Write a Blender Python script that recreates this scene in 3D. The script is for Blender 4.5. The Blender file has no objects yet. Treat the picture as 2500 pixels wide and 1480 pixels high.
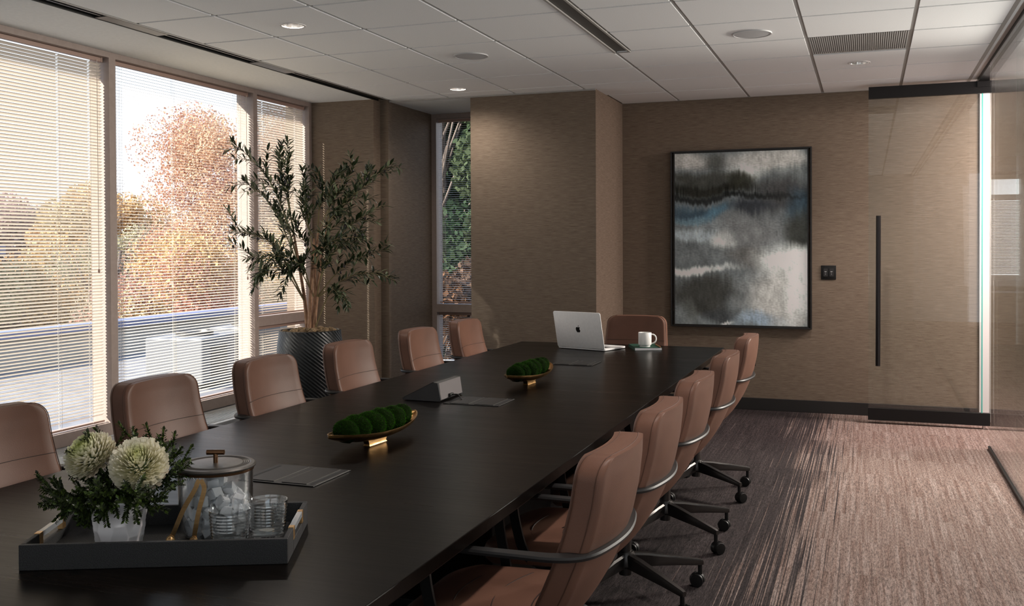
import bpy, bmesh, math, random
import numpy as np
from math import sin, cos, pi, sqrt, radians as R
from mathutils import Vector as V, Matrix, noise
random.seed(7)
S = bpy.context.scene
C = S.collection

# ---------------------------------------------------------------- camera, world, sun, exposure
H = 2.723            # ceiling height
WY = 8.72            # back wall
cam_d = bpy.data.cameras.new('camera')
cam = bpy.data.objects.new('camera', cam_d); C.objects.link(cam)
cam_d.sensor_width = 36.0
cam_d.lens = 2387.95 / 2500 * 36.0
cam_d.shift_y = -(740 - 630.87) / 2500
cam_d.clip_start = 0.05; cam_d.clip_end = 500
cam.matrix_world = (Matrix.Translation((0, 0, 1.4406)) @ Matrix.Rotation(0.349127, 4, 'Z')
                    @ Matrix.Rotation(pi / 2 - 0.0130686, 4, 'X') @ Matrix.Rotation(-0.0043280, 4, 'Z'))
S.camera = cam
vs = S.view_settings
vs.view_transform = 'Standard'; vs.look = 'None'; vs.exposure = 0.30; vs.gamma = 1.0; vs.use_curve_mapping = False
S.cycles.use_denoising = True
S.cycles.max_bounces = 12; S.cycles.diffuse_bounces = 5; S.cycles.glossy_bounces = 4
S.cycles.transparent_max_bounces = 24; S.cycles.transmission_bounces = 8
S.cycles.caustics_reflective = False; S.cycles.caustics_refractive = False
S.cycles.sample_clamp_indirect = 6.0

w = bpy.data.worlds.new('sky'); S.world = w; w.use_nodes = True
nt = w.node_tree; nt.nodes.clear()
o_ = nt.nodes.new('ShaderNodeOutputWorld'); bg = nt.nodes.new('ShaderNodeBackground')
tc = nt.nodes.new('ShaderNodeTexCoord'); sp = nt.nodes.new('ShaderNodeSeparateXYZ'); rp = nt.nodes.new('ShaderNodeValToRGB')
nt.links.new(tc.outputs['Generated'], sp.inputs[0]); nt.links.new(sp.outputs['Z'], rp.inputs[0])
nt.links.new(rp.outputs[0], bg.inputs[0]); nt.links.new(bg.outputs[0], o_.inputs[0])
e = rp.color_ramp.elements
e[0].position = 0.0; e[0].color = (0.98, 0.97, 1.0, 1)
e[1].position = 0.6; e[1].color = (0.42, 0.62, 1.0, 1)
m_ = e.new(0.2); m_.color = (0.78, 0.88, 1.0, 1)
bg.inputs[1].default_value = 1.45


def lamp(name, kind, loc, energy, color=(1, 1, 1), direction=None, **kw):
    d = bpy.data.lights.new(name, kind); d.energy = energy; d.color = color
    for k, v in kw.items(): setattr(d, k, v)
    o = bpy.data.objects.new(name, d); C.objects.link(o); o.location = loc
    if direction is not None: o.rotation_euler = V(direction).to_track_quat('-Z', 'Y').to_euler()
    return o


lamp('sun', 'SUN', (-20, -20, 20), 12.0, (1.0, 0.93, 0.82), (1.0, 1.12, -0.94), angle=R(0.7))
# added fills, plus key and door lamps on the office side
lamp('near_fill', 'AREA', (-2.2, -2.3, 1.6), 16, (0.97, 0.98, 1.0), (0.05, 1, 0.5), shape='RECTANGLE', size=4.4, size_y=2.0)  # unseen fill added behind the camera; no window stands there
lamp('office_spot', 'SPOT', (2.6, 7.6, 2.2), 700, (1.0, 0.90, 0.82), (-3.3, -3.0, -1.25), spot_size=R(84), spot_blend=0.55, shadow_soft_size=0.28)
lamp('ceiling_fill', 'AREA', (2.9, 2.8, 0.12), 105, (0.97, 0.98, 1.0), (0, 0, 1), shape='RECTANGLE', size=0.5, size_y=7.0)  # unseen strip added only to brighten the ceiling
lamp('office_door_light', 'AREA', (1.75, 8.0, 2.66), 220, (1.0, 0.84, 0.78), (-0.35, 0, -1), shape='RECTANGLE', size=0.6, size_y=1.2)
for yy, en in ((7.354, 34), (4.916, 26), (2.478, 55)):
    lamp('downlight_lamp', 'SPOT', (-0.06, yy, H - 0.004), en * 1.6, (1.0, 0.9, 0.84), (0, 0, -1), spot_size=R(118), spot_blend=0.6, shadow_soft_size=0.05)
for yy, en in ((4.913, 26), (7.376, 26)):
    lamp('downlight_lamp', 'SPOT', (-3.14, yy, H - 0.004), en * 1.2, (1.0, 0.9, 0.8), (0, 0, -1), spot_size=R(160), spot_blend=1.0, shadow_soft_size=0.05)


# ---------------------------------------------------------------- materials
def mat(name, col=(0.5, 0.5, 0.5), rough=0.5, metal=0.0, spec=0.5, **kw):
    m = bpy.data.materials.new(name); m.use_nodes = True
    b = m.node_tree.nodes['Principled BSDF']
    b.inputs['Base Color'].default_value = (*col, 1); b.inputs['Roughness'].default_value = rough
    b.inputs['Metallic'].default_value = metal; b.inputs['Specular IOR Level'].default_value = spec
    for k, v in kw.items(): b.inputs[k].default_value = v
    return m


class N:
    """small node-tree helper"""
    def __init__(s, m): s.t = m.node_tree; s.b = s.t.nodes.get('Principled BSDF'); s.out = s.t.nodes.get('Material Output')
    def n(s, kind, **kw):
        x = s.t.nodes.new('ShaderNode' + kind)
        for k, v in kw.items(): setattr(x, k, v)
        return x
    def l(s, a, b): s.t.links.new(a, b)
    def coord(s, scale=(1, 1, 1), kind='pos'):
        if kind == 'pos': g = s.n('NewGeometry').outputs['Position']
        else: g = s.n('TexCoord').outputs['Object']
        mp = s.n('Mapping'); mp.inputs['Scale'].default_value = scale; s.l(g, mp.inputs['Vector']); return mp.outputs[0]
    def noise(s, vec, scale=1.0, detail=3.0, rough=0.5):
        x = s.n('TexNoise'); s.l(vec, x.inputs['Vector']); x.inputs['Scale'].default_value = scale
        x.inputs['Detail'].default_value = detail; x.inputs['Roughness'].default_value = rough
        return x.outputs['Fac']
    def ramp(s, fac, *stops):
        x = s.n('ValToRGB'); s.l(fac, x.inputs[0]); el = x.color_ramp.elements
        while len(el) < len(stops): el.new(0.5)
        for q, (p, c) in zip(el, stops):
            q.position = p; q.color = (c, c, c, 1) if isinstance(c, (int, float)) else (*c, 1)
        return x.outputs[0]
    def math(s, op, a, b=None):
        x = s.n('Math', operation=op)
        for i, q in enumerate((a, b)):
            if q is None: continue
            if isinstance(q, (int, float)): x.inputs[i].default_value = q
            else: s.l(q, x.inputs[i])
        return x.outputs[0]
    def mix(s, fac, a, b, blend='MIX'):
        x = s.n('Mix', data_type='RGBA', blend_type=blend)
        for i, q in ((0, fac), (6, a), (7, b)):
            if isinstance(q, (int, float)): x.inputs[i].default_value = q
            elif isinstance(q, tuple): x.inputs[i].default_value = (*q, 1)
            else: s.l(q, x.inputs[i])
        return x.outputs[2]
    def col(s, c): s.l(c, s.b.inputs['Base Color'])
    def bump(s, h, strength=0.2, dist=0.002):
        x = s.n('Bump'); x.inputs['Strength'].default_value = strength; x.inputs['Distance'].default_value = dist
        s.l(h, x.inputs['Height']); s.l(x.outputs[0], s.b.inputs['Normal'])


def grasscloth():
    m = mat('grasscloth', rough=0.75, spec=0.25); n = N(m)
    g = n.n('NewGeometry').outputs['Position']; sx = n.n('SeparateXYZ'); n.l(g, sx.inputs[0])
    u = n.math('ADD', sx.outputs[0], sx.outputs[1])
    cb = n.n('CombineXYZ'); n.l(u, cb.inputs[0]); n.l(sx.outputs[2], cb.inputs[2])
    def mp(sc):
        q = n.n('Mapping'); q.inputs['Scale'].default_value = sc; n.l(cb.outputs[0], q.inputs[0]); return q.outputs[0]
    threads = n.noise(mp((13, 1, 420)), 1, 2, 0.6); fine = n.noise(mp((380, 1, 90)), 1, 1, 0.5)
    slub = n.noise(mp((5, 1, 210)), 1, 3, 0.6); big = n.noise(mp((1.2, 1, 1.4)), 1, 2, 0.5)
    t = n.math('ADD', n.math('MULTIPLY', threads, 0.55), n.math('ADD', n.math('MULTIPLY', slub, 0.33), n.math('MULTIPLY', fine, 0.12)))
    c = n.ramp(t, (0.36, (0.105, 0.074, 0.052)), (0.5, (0.185, 0.140, 0.103)), (0.66, (0.275, 0.222, 0.17)))
    c = n.mix(n.math('MULTIPLY', big, 0.3), c, (0.165, 0.123, 0.090)); n.col(c); n.bump(t, 0.35, 0.002)
    return m


def carpet():
    m = mat('carpet', rough=0.95, spec=0.1); n = N(m)
    g = n.n('NewGeometry').outputs['Position']; sx = n.n('SeparateXYZ'); n.l(g, sx.inputs[0])
    x, y = sx.outputs[0], sx.outputs[1]
    row = n.math('FLOOR', n.math('MULTIPLY', y, 2.0))
    rnd = n.n('TexWhiteNoise', noise_dimensions='1D'); n.l(row, rnd.inputs['W'])
    xs = n.math('ADD', x, n.math('MULTIPLY', n.math('SUBTRACT', rnd.outputs['Value'], 0.5), 0.09))
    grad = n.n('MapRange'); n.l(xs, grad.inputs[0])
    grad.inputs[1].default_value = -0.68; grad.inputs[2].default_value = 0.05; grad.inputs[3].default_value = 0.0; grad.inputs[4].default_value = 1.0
    def cv(sx_, sy_, off=0.0):
        q = n.n('CombineXYZ'); n.l(n.math('MULTIPLY', x, sx_), q.inputs[0]); n.l(n.math('MULTIPLY', y, sy_), q.inputs[1])
        n.l(n.math('MULTIPLY', row, 7.3), q.inputs[2]); q2 = n.n('VectorMath', operation='ADD'); n.l(q.outputs[0], q2.inputs[0]); q2.inputs[1].default_value = (off, off * 1.7, 0); return q2.outputs[0]
    qs = n.n('CombineXYZ'); n.l(n.math('MULTIPLY', x, 150), qs.inputs[0]); n.l(n.math('MULTIPLY', y, 0.8), qs.inputs[1]); streak = n.noise(qs.outputs[0], 1, 1, 0.4); streak2 = n.noise(cv(70, 1.3, 9), 1, 2, 0.55)
    spk = n.noise(cv(330, 330, 3), 1, 1, 0.5); dash = n.noise(cv(190, 26, 5), 1, 1, 0.5)
    # share of light yarn rises with grad
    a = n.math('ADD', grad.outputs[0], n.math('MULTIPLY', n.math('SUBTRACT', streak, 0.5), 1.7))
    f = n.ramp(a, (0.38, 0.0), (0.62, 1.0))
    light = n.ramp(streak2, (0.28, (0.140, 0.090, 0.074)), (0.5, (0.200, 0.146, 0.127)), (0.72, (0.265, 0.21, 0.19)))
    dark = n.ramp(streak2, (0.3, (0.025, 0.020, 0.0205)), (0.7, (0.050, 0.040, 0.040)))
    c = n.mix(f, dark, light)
    s2 = n.ramp(n.math('ADD', n.math('MULTIPLY', spk, 0.6), n.math('MULTIPLY', dash, 0.4)), (0.36, 0.35), (0.5, 0.95), (0.64, 1.55))
    c = n.mix(1.0, c, s2, 'MULTIPLY'); n.col(c); n.bump(spk, 0.6, 0.004)
    return m


def tile_mat():
    m = mat('ceiling_tile', rough=0.9, spec=0.1); n = N(m)
    a = n.noise(n.coord((260, 260, 260)), 1, 2, 0.6)
    n.col(n.ramp(a, (0.35, (0.83, 0.84, 0.845)), (0.6, (0.91, 0.92, 0.925)))); n.bump(a, 0.25, 0.001)
    return m


def wood_dark():
    m = mat('table_wood', rough=0.30, spec=0.1); n = N(m)
    g = n.noise(n.coord((3.0, 95, 40)), 1, 4, 0.6); b = n.noise(n.coord((1.2, 9, 9)), 1, 3, 0.5)
    t = n.math('ADD', n.math('MULTIPLY', g, 0.6), n.math('MULTIPLY', b, 0.4))
    n.col(n.ramp(t, (0.35, (0.0018, 0.0012, 0.0009)), (0.55, (0.0036, 0.0024, 0.0017)), (0.7, (0.0075, 0.0048, 0.0033))))
    n.l(n.ramp(t, (0.3, 0.34), (0.7, 0.26)), n.b.inputs['Roughness']); n.bump(g, 0.10, 0.0006)
    return m


def leather(name, col):
    m = mat(name, col, rough=0.45, spec=0.22); n = N(m)
    vz = n.n('TexVoronoi'); n.l(n.coord((1, 1, 1), 'obj'), vz.inputs['Vector']); vz.inputs['Scale'].default_value = 420
    big = n.noise(n.coord((5, 5, 5), 'obj'), 1, 2, 0.5)
    n.col(n.mix(n.ramp(big, (0.35, 0.0), (0.7, 1.0)), tuple(c * 0.85 for c in col), tuple(c * 1.1 for c in col))); n.bump(vz.outputs['Distance'], 0.18, 0.0008)
    return m


def thin_glass(name, tint=(0.97, 0.99, 0.98), refl=1.0, ior=1.5):
    m = bpy.data.materials.new(name); m.use_nodes = True; t = m.node_tree; t.nodes.clear(); n = N(m)
    o = n.n('OutputMaterial'); tr = n.n('BsdfTransparent'); tr.inputs[0].default_value = (*tint, 1)
    gl = n.n('BsdfGlossy'); gl.inputs['Roughness'].default_value = 0.0; gl.inputs[0].default_value = (1, 1, 1, 1)
    lw = n.n('LayerWeight'); lw.inputs[0].default_value = 0.5; f0 = ((ior - 1) / (ior + 1)) ** 2
    mx = n.n('MixShader'); n.l(n.math('MULTIPLY', n.math('ADD', n.math('MULTIPLY', n.math('POWER', lw.outputs['Facing'], 5.0), 1 - f0), f0), refl), mx.inputs[0]); n.l(tr.outputs[0], mx.inputs[1]); n.l(gl.outputs[0], mx.inputs[2]); n.l(mx.outputs[0], o.inputs[0])
    return m


def vcol(name, rough=0.6, spec=0.3, transl=0.0, bump=None):
    m = mat(name, rough=rough, spec=spec); n = N(m)
    a = n.n('VertexColor', layer_name='tint'); n.col(a.outputs[0])
    if transl:
        t = n.n('BsdfTranslucent'); n.l(a.outputs[0], t.inputs[0]); mx = n.n('MixShader'); mx.inputs[0].default_value = transl
        n.l(n.b.outputs[0], mx.inputs[1]); n.l(t.outputs[0], mx.inputs[2]); n.l(mx.outputs[0], n.out.inputs[0])
    return m


def slat_mat():
    m = mat('blind_slat', (0.66, 0.59, 0.51), rough=0.45, spec=0.35); n = N(m)
    t = n.n('BsdfTranslucent'); t.inputs[0].default_value = (0.8, 0.72, 0.62, 1); mx = n.n('MixShader'); mx.inputs[0].default_value = 0.10
    n.l(n.b.outputs[0], mx.inputs[1]); n.l(t.outputs[0], mx.inputs[2]); n.l(mx.outputs[0], n.out.inputs[0])
    return m


def noisy(name, c0, c1, scale=(20, 20, 20), rough=0.6, metal=0.0, spec=0.4, bump=0.0, detail=3, kind='obj', dist=0.002):
    m = mat(name, c0, rough=rough, metal=metal, spec=spec); n = N(m)
    a = n.noise(n.coord(scale, kind), 1, detail, 0.55); n.col(n.ramp(a, (0.35, c0), (0.65, c1)))
    if bump: n.bump(a, bump, dist)
    return m


M = dict(
    unit=mat('unit_paint', (0.15, 0.15, 0.155), 0.5),
    armblack=mat('arm_black', (0.014, 0.013, 0.013), 0.45, 0.0, 0.35),
    knob=mat('dark_bronze', (0.16, 0.085, 0.045), 0.35, 1.0),
    cloth=grasscloth(), carpet=carpet(), tile=tile_mat(), wood=wood_dark(),
    leather=leather('brown_leather', (0.158, 0.078, 0.053)), seam=mat('leather_seam', (0.035, 0.018, 0.013), 0.6),
    thread=mat('leather_piping', (0.085, 0.042, 0.028), 0.6, 0.0, 0.2),
    plaster=noisy('painted_plaster', (0.72, 0.735, 0.735), (0.76, 0.775, 0.775), (40, 40, 40), 0.85, kind='pos'),
    tee=mat('ceiling_grid_metal', (0.34, 0.325, 0.305), 0.6), white=mat('white_paint', (0.66, 0.645, 0.63), 0.6),
    frame=noisy('window_frame_paint', (0.32, 0.255, 0.225), (0.35, 0.28, 0.25), (30, 30, 30), 0.45, kind='pos'),
    rail=mat('blind_rail', (0.40, 0.27, 0.22), 0.45), slat=slat_mat(), cord=mat('blind_cord', (0.75, 0.70, 0.62), 0.7),
    black=mat('black_metal', (0.008, 0.0075, 0.0075), 0.42, 0.0, 0.25), blackmatte=mat('black_matte', (0.012, 0.011, 0.011), 0.6),
    baseb=mat('black_baseboard', (0.014, 0.012, 0.011), 0.55), darkslot=mat('slot_black', (0.006, 0.006, 0.006), 0.7),
    alu=mat('dark_anodised', (0.09, 0.085, 0.08), 0.4, 0.6), chrome=mat('polished_steel', (0.55, 0.54, 0.53), 0.2, 1.0),
    bronze=mat('graphite_metal', (0.050, 0.045, 0.043), 0.33, 0.7), silver=noisy('silver_aluminium', (0.74, 0.73, 0.72), (0.78, 0.77, 0.76), (60, 60, 60), 0.45, 0.1),
    reflector=mat('downlight_reflector', (0.72, 0.70, 0.68), 0.22, 1.0), spk=mat('speaker_grille', (0.46, 0.46, 0.47), 0.8),
    glass=thin_glass('clear_glass', (0.96, 0.985, 0.975)), wglass=thin_glass('window_glass', (0.97, 0.985, 0.99), 0.6),
    gedge=mat('glass_edge', (0.10, 0.55, 0.47), 0.15), ware=thin_glass('tableware_glass', (0.955, 0.965, 0.968), 3.2),
    brass=noisy('brushed_brass', (0.50, 0.30, 0.13), (0.62, 0.39, 0.18), (6, 6, 160), 0.32, 1.0), gold=noisy('aged_gold', (0.26, 0.145, 0.052), (0.42, 0.25, 0.10), (60, 25, 60), 0.34, 1.0, bump=0.3, dist=0.003),
    shagreen=noisy('grey_shagreen', (0.010, 0.010, 0.0105), (0.024, 0.024, 0.025), (420, 420, 420), 0.55, bump=0.5, detail=1, dist=0.0012),
    acrylic=mat('clear_acrylic', (0.62, 0.66, 0.70), 0.05, 0.0, 0.8, **{'Transmission Weight': 0.5}),
    ceramic=mat('white_ceramic', (0.86, 0.83, 0.84), 0.22, 0, 0.5), mug=mat('mug_glaze', (0.72, 0.71, 0.69), 0.25),
    ice=mat('ice', (0.95, 0.95, 0.97), 0.22, 0, 0.5, **{'Transmission Weight': 0.10, 'IOR': 1.15}),
    leaf=vcol('leaf_green', 0.40, 0.5, 0.2), petal=vcol('petal', 0.6, 0.2, 0.2), stem=mat('green_stem', (0.06, 0.09, 0.025), 0.6),
    moss=vcol('moss', 0.95, 0.05), bark=noisy('olive_bark', (0.20, 0.105, 0.060), (0.34, 0.20, 0.12), (60, 60, 25), 0.8, bump=0.4),
    twig=mat('olive_twig', (0.16, 0.13, 0.055), 0.7), olive=mat('olive_fruit', (0.022, 0.014, 0.016), 0.3),
    pot=noisy('black_pot', (0.013, 0.015, 0.016), (0.020, 0.022, 0.023), (30, 30, 30), 0.34), soil=noisy('dry_moss', (0.10, 0.065, 0.035), (0.26, 0.18, 0.10), (70, 70, 70), 0.95, bump=0.8, dist=0.01),
    green=mat('notebook_green', (0.006, 0.050, 0.030), 0.5), page=mat('paper_pages', (0.72, 0.70, 0.72), 0.8), pencil=mat('copper_pencil', (0.46, 0.22, 0.10), 0.35, 0.5),
    screen=mat('dark_screen', (0.004, 0.004, 0.005), 0.35, 0.0, 0.2), console=mat('console_shell', (0.030, 0.028, 0.028), 0.4), consoleback=mat('console_back', (0.115, 0.098, 0.10), 0.5),
    led=mat('label_white', (0.55, 0.55, 0.55), 0.5), art=vcol('canvas_paint', 0.75, 0.15), artframe=mat('picture_frame', (0.010, 0.008, 0.007), 0.4),
    ledge=noisy('grey_ledge', (0.46, 0.48, 0.50), (0.52, 0.54, 0.56), (30, 30, 30), 0.3), asphalt=noisy('asphalt', (0.20, 0.195, 0.20), (0.27, 0.26, 0.26), (1.5, 1.5, 1.5), 0.9, kind='pos'),
    lawn=noisy('autumn_lawn', (0.34, 0.28, 0.18), (0.48, 0.41, 0.28), (0.6, 0.6, 0.6), 0.95, kind='pos'), concrete=noisy('gravel_roof', (0.15, 0.145, 0.15), (0.22, 0.21, 0.21), (3, 3, 3), 0.8, kind='pos'),
    tan=noisy('tan_cladding', (0.40, 0.36, 0.31), (0.46, 0.41, 0.35), (2, 2, 2), 0.8, kind='pos'), membrane=mat('blue_grey_roof', (0.16, 0.18, 0.30), 0.5),
    trunk=noisy('tree_bark', (0.12, 0.09, 0.075), (0.24, 0.19, 0.16), (3, 3, 1), 0.9, kind='pos'), autumn=vcol('autumn_leaf', 0.7, 0.2, 0.25),
    oak=noisy('warm_oak', (0.10, 0.042, 0.016), (0.15, 0.07, 0.028), (4, 4, 40), 0.45), carwhite=mat('car_white', (0.75, 0.75, 0.75), 0.25), cardark=mat('car_window', (0.02, 0.02, 0.025), 0.1),
)


# ---------------------------------------------------------------- geometry helpers
def BM(): return bmesh.new()


def obj(name, bm, m, parent=None, smooth=None, loc=None):
    me = bpy.data.meshes.new(name)
    bmesh.ops.recalc_face_normals(bm, faces=bm.faces[:]) if smooth != 'keep' else None
    bm.to_mesh(me); bm.free()
    for mm in (m if isinstance(m, (list, tuple)) else [m]): me.materials.append(mm)
    if smooth == 'all' or smooth == 'keep':
        me.polygons.foreach_set('use_smooth', [True] * len(me.polygons))
    elif smooth:
        me.polygons.foreach_set('use_smooth', [True] * len(me.polygons)); me.set_sharp_from_angle(angle=R(smooth))
    o = bpy.data.objects.new(name, me); C.objects.link(o)
    if parent: o.parent = parent
    if loc: o.location = loc
    return o


def box(bm, x0, x1, y0, y1, z0, z1, bev=0.0, seg=2, mtx=None, mi=0):
    vs_ = [bm.verts.new((x, y, z)) for x in (x0, x1) for y in (y0, y1) for z in (z0, z1)]
    f = []
    for a in ((0, 1, 3, 2), (4, 6, 7, 5), (0, 4, 5, 1), (2, 3, 7, 6), (0, 2, 6, 4), (1, 5, 7, 3)):
        q = bm.faces.new([vs_[i] for i in a]); q.material_index = mi; f.append(q)
    if mtx is not None: bmesh.ops.transform(bm, matrix=mtx, verts=vs_)
    if bev > 0:
        bmesh.ops.bevel(bm, geom=list({e_ for q in f for e_ in q.edges}), offset=bev, segments=seg, affect='EDGES', profile=0.5, clamp_overlap=True)


def loft(bm, rings, cap0=True, cap1=True, closed=True, mi=0):
    L = [[bm.verts.new(p) for p in r] for r in rings]
    n = len(L[0])
    for a, b in zip(L, L[1:]):
        for i in range(n if closed else n - 1):
            j = (i + 1) % n
            q = bm.faces.new((a[i], a[j], b[j], b[i])); q.material_index = mi
    if closed and cap0: bm.faces.new(L[0][::-1]).material_index = mi
    if closed and cap1: bm.faces.new(L[-1]).material_index = mi
    return L


def lathe(bm, prof, n=32, c=(0, 0, 0), cap0=False, cap1=False, mi=0):
    loft(bm, [[(c[0] + r * cos(2 * pi * i / n), c[1] + r * sin(2 * pi * i / n), c[2] + z) for i in range(n)] for r, z in prof], cap0, cap1, True, mi)


def frames(pts):
    pts = [V(p) for p in pts]; out = []
    t0 = (pts[1] - pts[0]).normalized(); u = t0.orthogonal().normalized()
    for i, p in enumerate(pts):
        t = (pts[min(i + 1, len(pts) - 1)] - pts[max(i - 1, 0)]).normalized()
        u = (u - t * u.dot(t)).normalized(); out.append((p, t, u, t.cross(u)))
    return out


def tube(bm, pts, r, n=8, cap=True, mi=0):
    rs = r if isinstance(r, (list, tuple)) else [r] * len(pts)
    loft(bm, [[p + (u * cos(2 * pi * i / n) + v * sin(2 * pi * i / n)) * q for i in range(n)] for (p, t, u, v), q in zip(frames(pts), rs)], cap, cap, True, mi)


def strip(bm, pts, w, th, up=(0, 0, 1), mi=0):
    """flat bar swept along pts: width w across, thickness th along up"""
    up = V(up); ws = w if isinstance(w, (list, tuple)) else [w] * len(pts); rings = []
    P = [V(p) for p in pts]
    for i, p in enumerate(P):
        t = (P[min(i + 1, len(P) - 1)] - P[max(i - 1, 0)]).normalized(); s = t.cross(up).normalized(); k = s.cross(t).normalized()
        a = ws[i] / 2; b = th / 2
        rings.append([p + s * a + k * b, p - s * a + k * b, p - s * a - k * b, p + s * a - k * b])
    loft(bm, rings, mi=mi)


def smooth_path(pts, k=6):
    P = [V(p) for p in pts]; out = []
    for i in range(len(P) - 1):
        a, b, c, d = P[max(i - 1, 0)], P[i], P[i + 1], P[min(i + 2, len(P) - 1)]
        for j in range(k):
            t = j / k
            out.append(0.5 * ((2 * b) + (c - a) * t + (2 * a - 5 * b + 4 * c - d) * t * t + (3 * b - a - 3 * c + d) * t ** 3))
    out.append(P[-1]); return out


def tag(o, label, cat, group=None, kind=None):
    o['label'] = label; o['category'] = cat
    if group: o['group'] = group
    if kind: o['kind'] = kind
    return o


def thing(name, label, cat, loc=(0, 0, 0), rz=0.0, group=None):
    o = bpy.data.objects.new(name, None); C.objects.link(o); o.empty_display_size = 0.05
    o.location = loc; o.rotation_euler = (0, 0, rz); return tag(o, label, cat, group)


def dup(root, loc, rz, label, group=None):
    def cp(o, par):
        c = o.copy(); C.objects.link(c); c.parent = par
        for ch in [k for k in KIDS.get(o.name, [])]: cp(ch, c)
        return c
    KIDS = {}
    for o in bpy.data.objects:
        if o.parent: KIDS.setdefault(o.parent.name, []).append(o)
    r = cp(root, None); r.location = loc; r.rotation_euler = (0, 0, rz); r['label'] = label
    if group: r['group'] = group
    return r


def struct(name, bm, m, parent=None, smooth=None):
    o = obj(name, bm, m, parent, smooth)
    if not parent: o['kind'] = 'structure'
    return o


def colour_layer(bm): return bm.loops.layers.color.new('tint')


def paint(bm, lay, faces, c):
    for f in faces:
        for l in f.loops: l[lay] = (*c, 1)


# ---------------------------------------------------------------- floor, walls
XW = -4.68           # window frame face
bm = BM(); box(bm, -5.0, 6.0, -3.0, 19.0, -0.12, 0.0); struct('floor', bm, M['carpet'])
XL, XN, XC0, XC1, YP, YC, YN = -4.06, -3.98, -3.21, -2.10, 7.63, 7.79, 8.66
bm = BM(); box(bm, -2.10, 0.845, WY, WY + 0.14, 0, H + 0.3); struct('wall_back', bm, M['cloth'])
bm = BM(); box(bm, 0.846, 0.93, WY - 0.012, WY + 0.16, 0, H + 0.3); struct('trim_1', bm, M['white'])
bm = BM(); box(bm, XC0, XC1, YC, WY + 0.14, 0, H + 0.3); struct('wall_column', bm, M['cloth'])
bm = BM(); box(bm, -4.95, XL, YP, 8.9, 0, H + 0.3); box(bm, XL, XN, 7.755, 8.9, 0, H + 0.3); struct('wall_pier', bm, M['cloth'])
bm = BM(); box(bm, -5.0, -4.70, -3.0, 3.47, 0, H + 0.3); box(bm, -4.95, -4.70, 3.47, 7.63, -0.12, 0.205); struct('wall_left', bm, M['plaster'])
bm = BM(); box(bm, -5.0, 0.8, -3.1, -3.0, 0, H + 0.3); struct('wall_near', bm, M['plaster'])
bm = BM(); box(bm, -1.99, 0.838, WY - 0.014, WY - 0.001, 0, 0.105, 0.003); struct('baseboard_back', bm, M['baseb'])
bm = BM(); box(bm, XC1 + 0.001, XC1 + 0.014, YC, WY - 0.015, 0, 0.105, 0.003); box(bm, XC0, XC1 + 0.014, YC - 0.014, YC - 0.001, 0, 0.105, 0.003); struct('baseboard_column', bm, M['baseb'])
bm = BM(); box(bm, -4.67, XL + 0.014, YP - 0.014, YP - 0.001, 0, 0.105, 0.003); struct('baseboard_pier', bm, M['baseb'])
# window ledge (convector cover) along the glazing
t = thing('convector_cover', 'low grey convector ledge running along the foot of the tall windows', 'radiator', (0, 0, 0))
bm = BM(); box(bm, -4.675, -4.29, 3.3, 7.60, 0.0, 0.2, 0.004); obj('casing', bm, M['ledge'], t)
bm = BM()
for k in range(11): box(bm, -4.62 + k * 0.027, -4.607 + k * 0.027, 3.32, 7.58, 0.2005, 0.2035)
obj('grille', bm, M['ledge'], t)

# ---------------------------------------------------------------- ceiling: tegular tiles between metal tees
GX = [-3.41 + 0.6096 * i for i in range(7)]; GY = [4.554 + 0.6014 * i for i in range(-12, 7)]
HOLES = [(-3.135, 4.913), (-3.15, 7.376), (-0.061, 7.354), (-0.061, 4.916), (-0.061, 2.478)]
HR = 0.066
bm = BM(); box(bm, -5.0, 0.756, -3.0, WY + 0.1, H + 0.14, H + 0.2)     # deck above the tiles
def tile(x0, x1, y0, y1):
    g = 0.012; x0 += g; x1 -= g; y0 += g; y1 -= g
    for hx, hy in HOLES:
        if x0 < hx - HR and hx + HR < x1 and y0 < hy - HR and hy + HR < y1:
            n = 40; ang = [2 * pi * i / n for i in range(n)]
            def sq(a):
                dx, dy = cos(a), sin(a); s = 1e9
                if dx > 1e-9: s = min(s, (x1 - hx) / dx)
                if dx < -1e-9: s = min(s, (x0 - hx) / dx)
                if dy > 1e-9: s = min(s, (y1 - hy) / dy)
                if dy < -1e-9: s = min(s, (y0 - hy) / dy)
                return hx + dx * s, hy + dy * s
            corner = [math.atan2(q - hy, p - hx) % (2 * pi) for p in (x0, x1) for q in (y0, y1)]
            ang = sorted(ang + corner)
            loft(bm, [[(*sq(a), H + 0.018) for a in ang], [(*sq(a), H) for a in ang], [(hx + HR * cos(a), hy + HR * sin(a), H) for a in ang], [(hx + HR * cos(a), hy + HR * sin(a), H + 0.018) for a in ang]], False, False)
            return
    box(bm, x0, x1, y0, y1, H, H + 0.02)
cols = [(-3.95, GX[0])] + [(GX[i], GX[i + 1]) for i in range(6)] + [(GX[6], 0.757)]
rows = list(zip(GY, GY[1:])) + [(GY[-1], WY + 0.012)]
for i, (x0, x1) in enumerate(cols):
    for (y0, y1) in rows:
        if y0 > YC: 
            if x1 < XC1: continue
            if x0 < XC1: x0c = XC1 + 0.002
            else: x0c = x0
        else: x0c = x0
        if x1 <= XC1 and y1 > YC: y1 = YC
        elif x0c < XC1 and y1 > YC and y0 < YC: y1 = y1
        if i == 4 and y0 < 6.30: x0c = -1.478         # beside the linear slot
        if i == 6 and abs(y0 - GY[15]) < 0.01: continue   # return air grille sits here
        if y1 - y0 > 0.03: tile(x0c, x1, y0, y1)
ceil = struct('ceiling', bm, M['tile'])
bm = BM()
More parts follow.
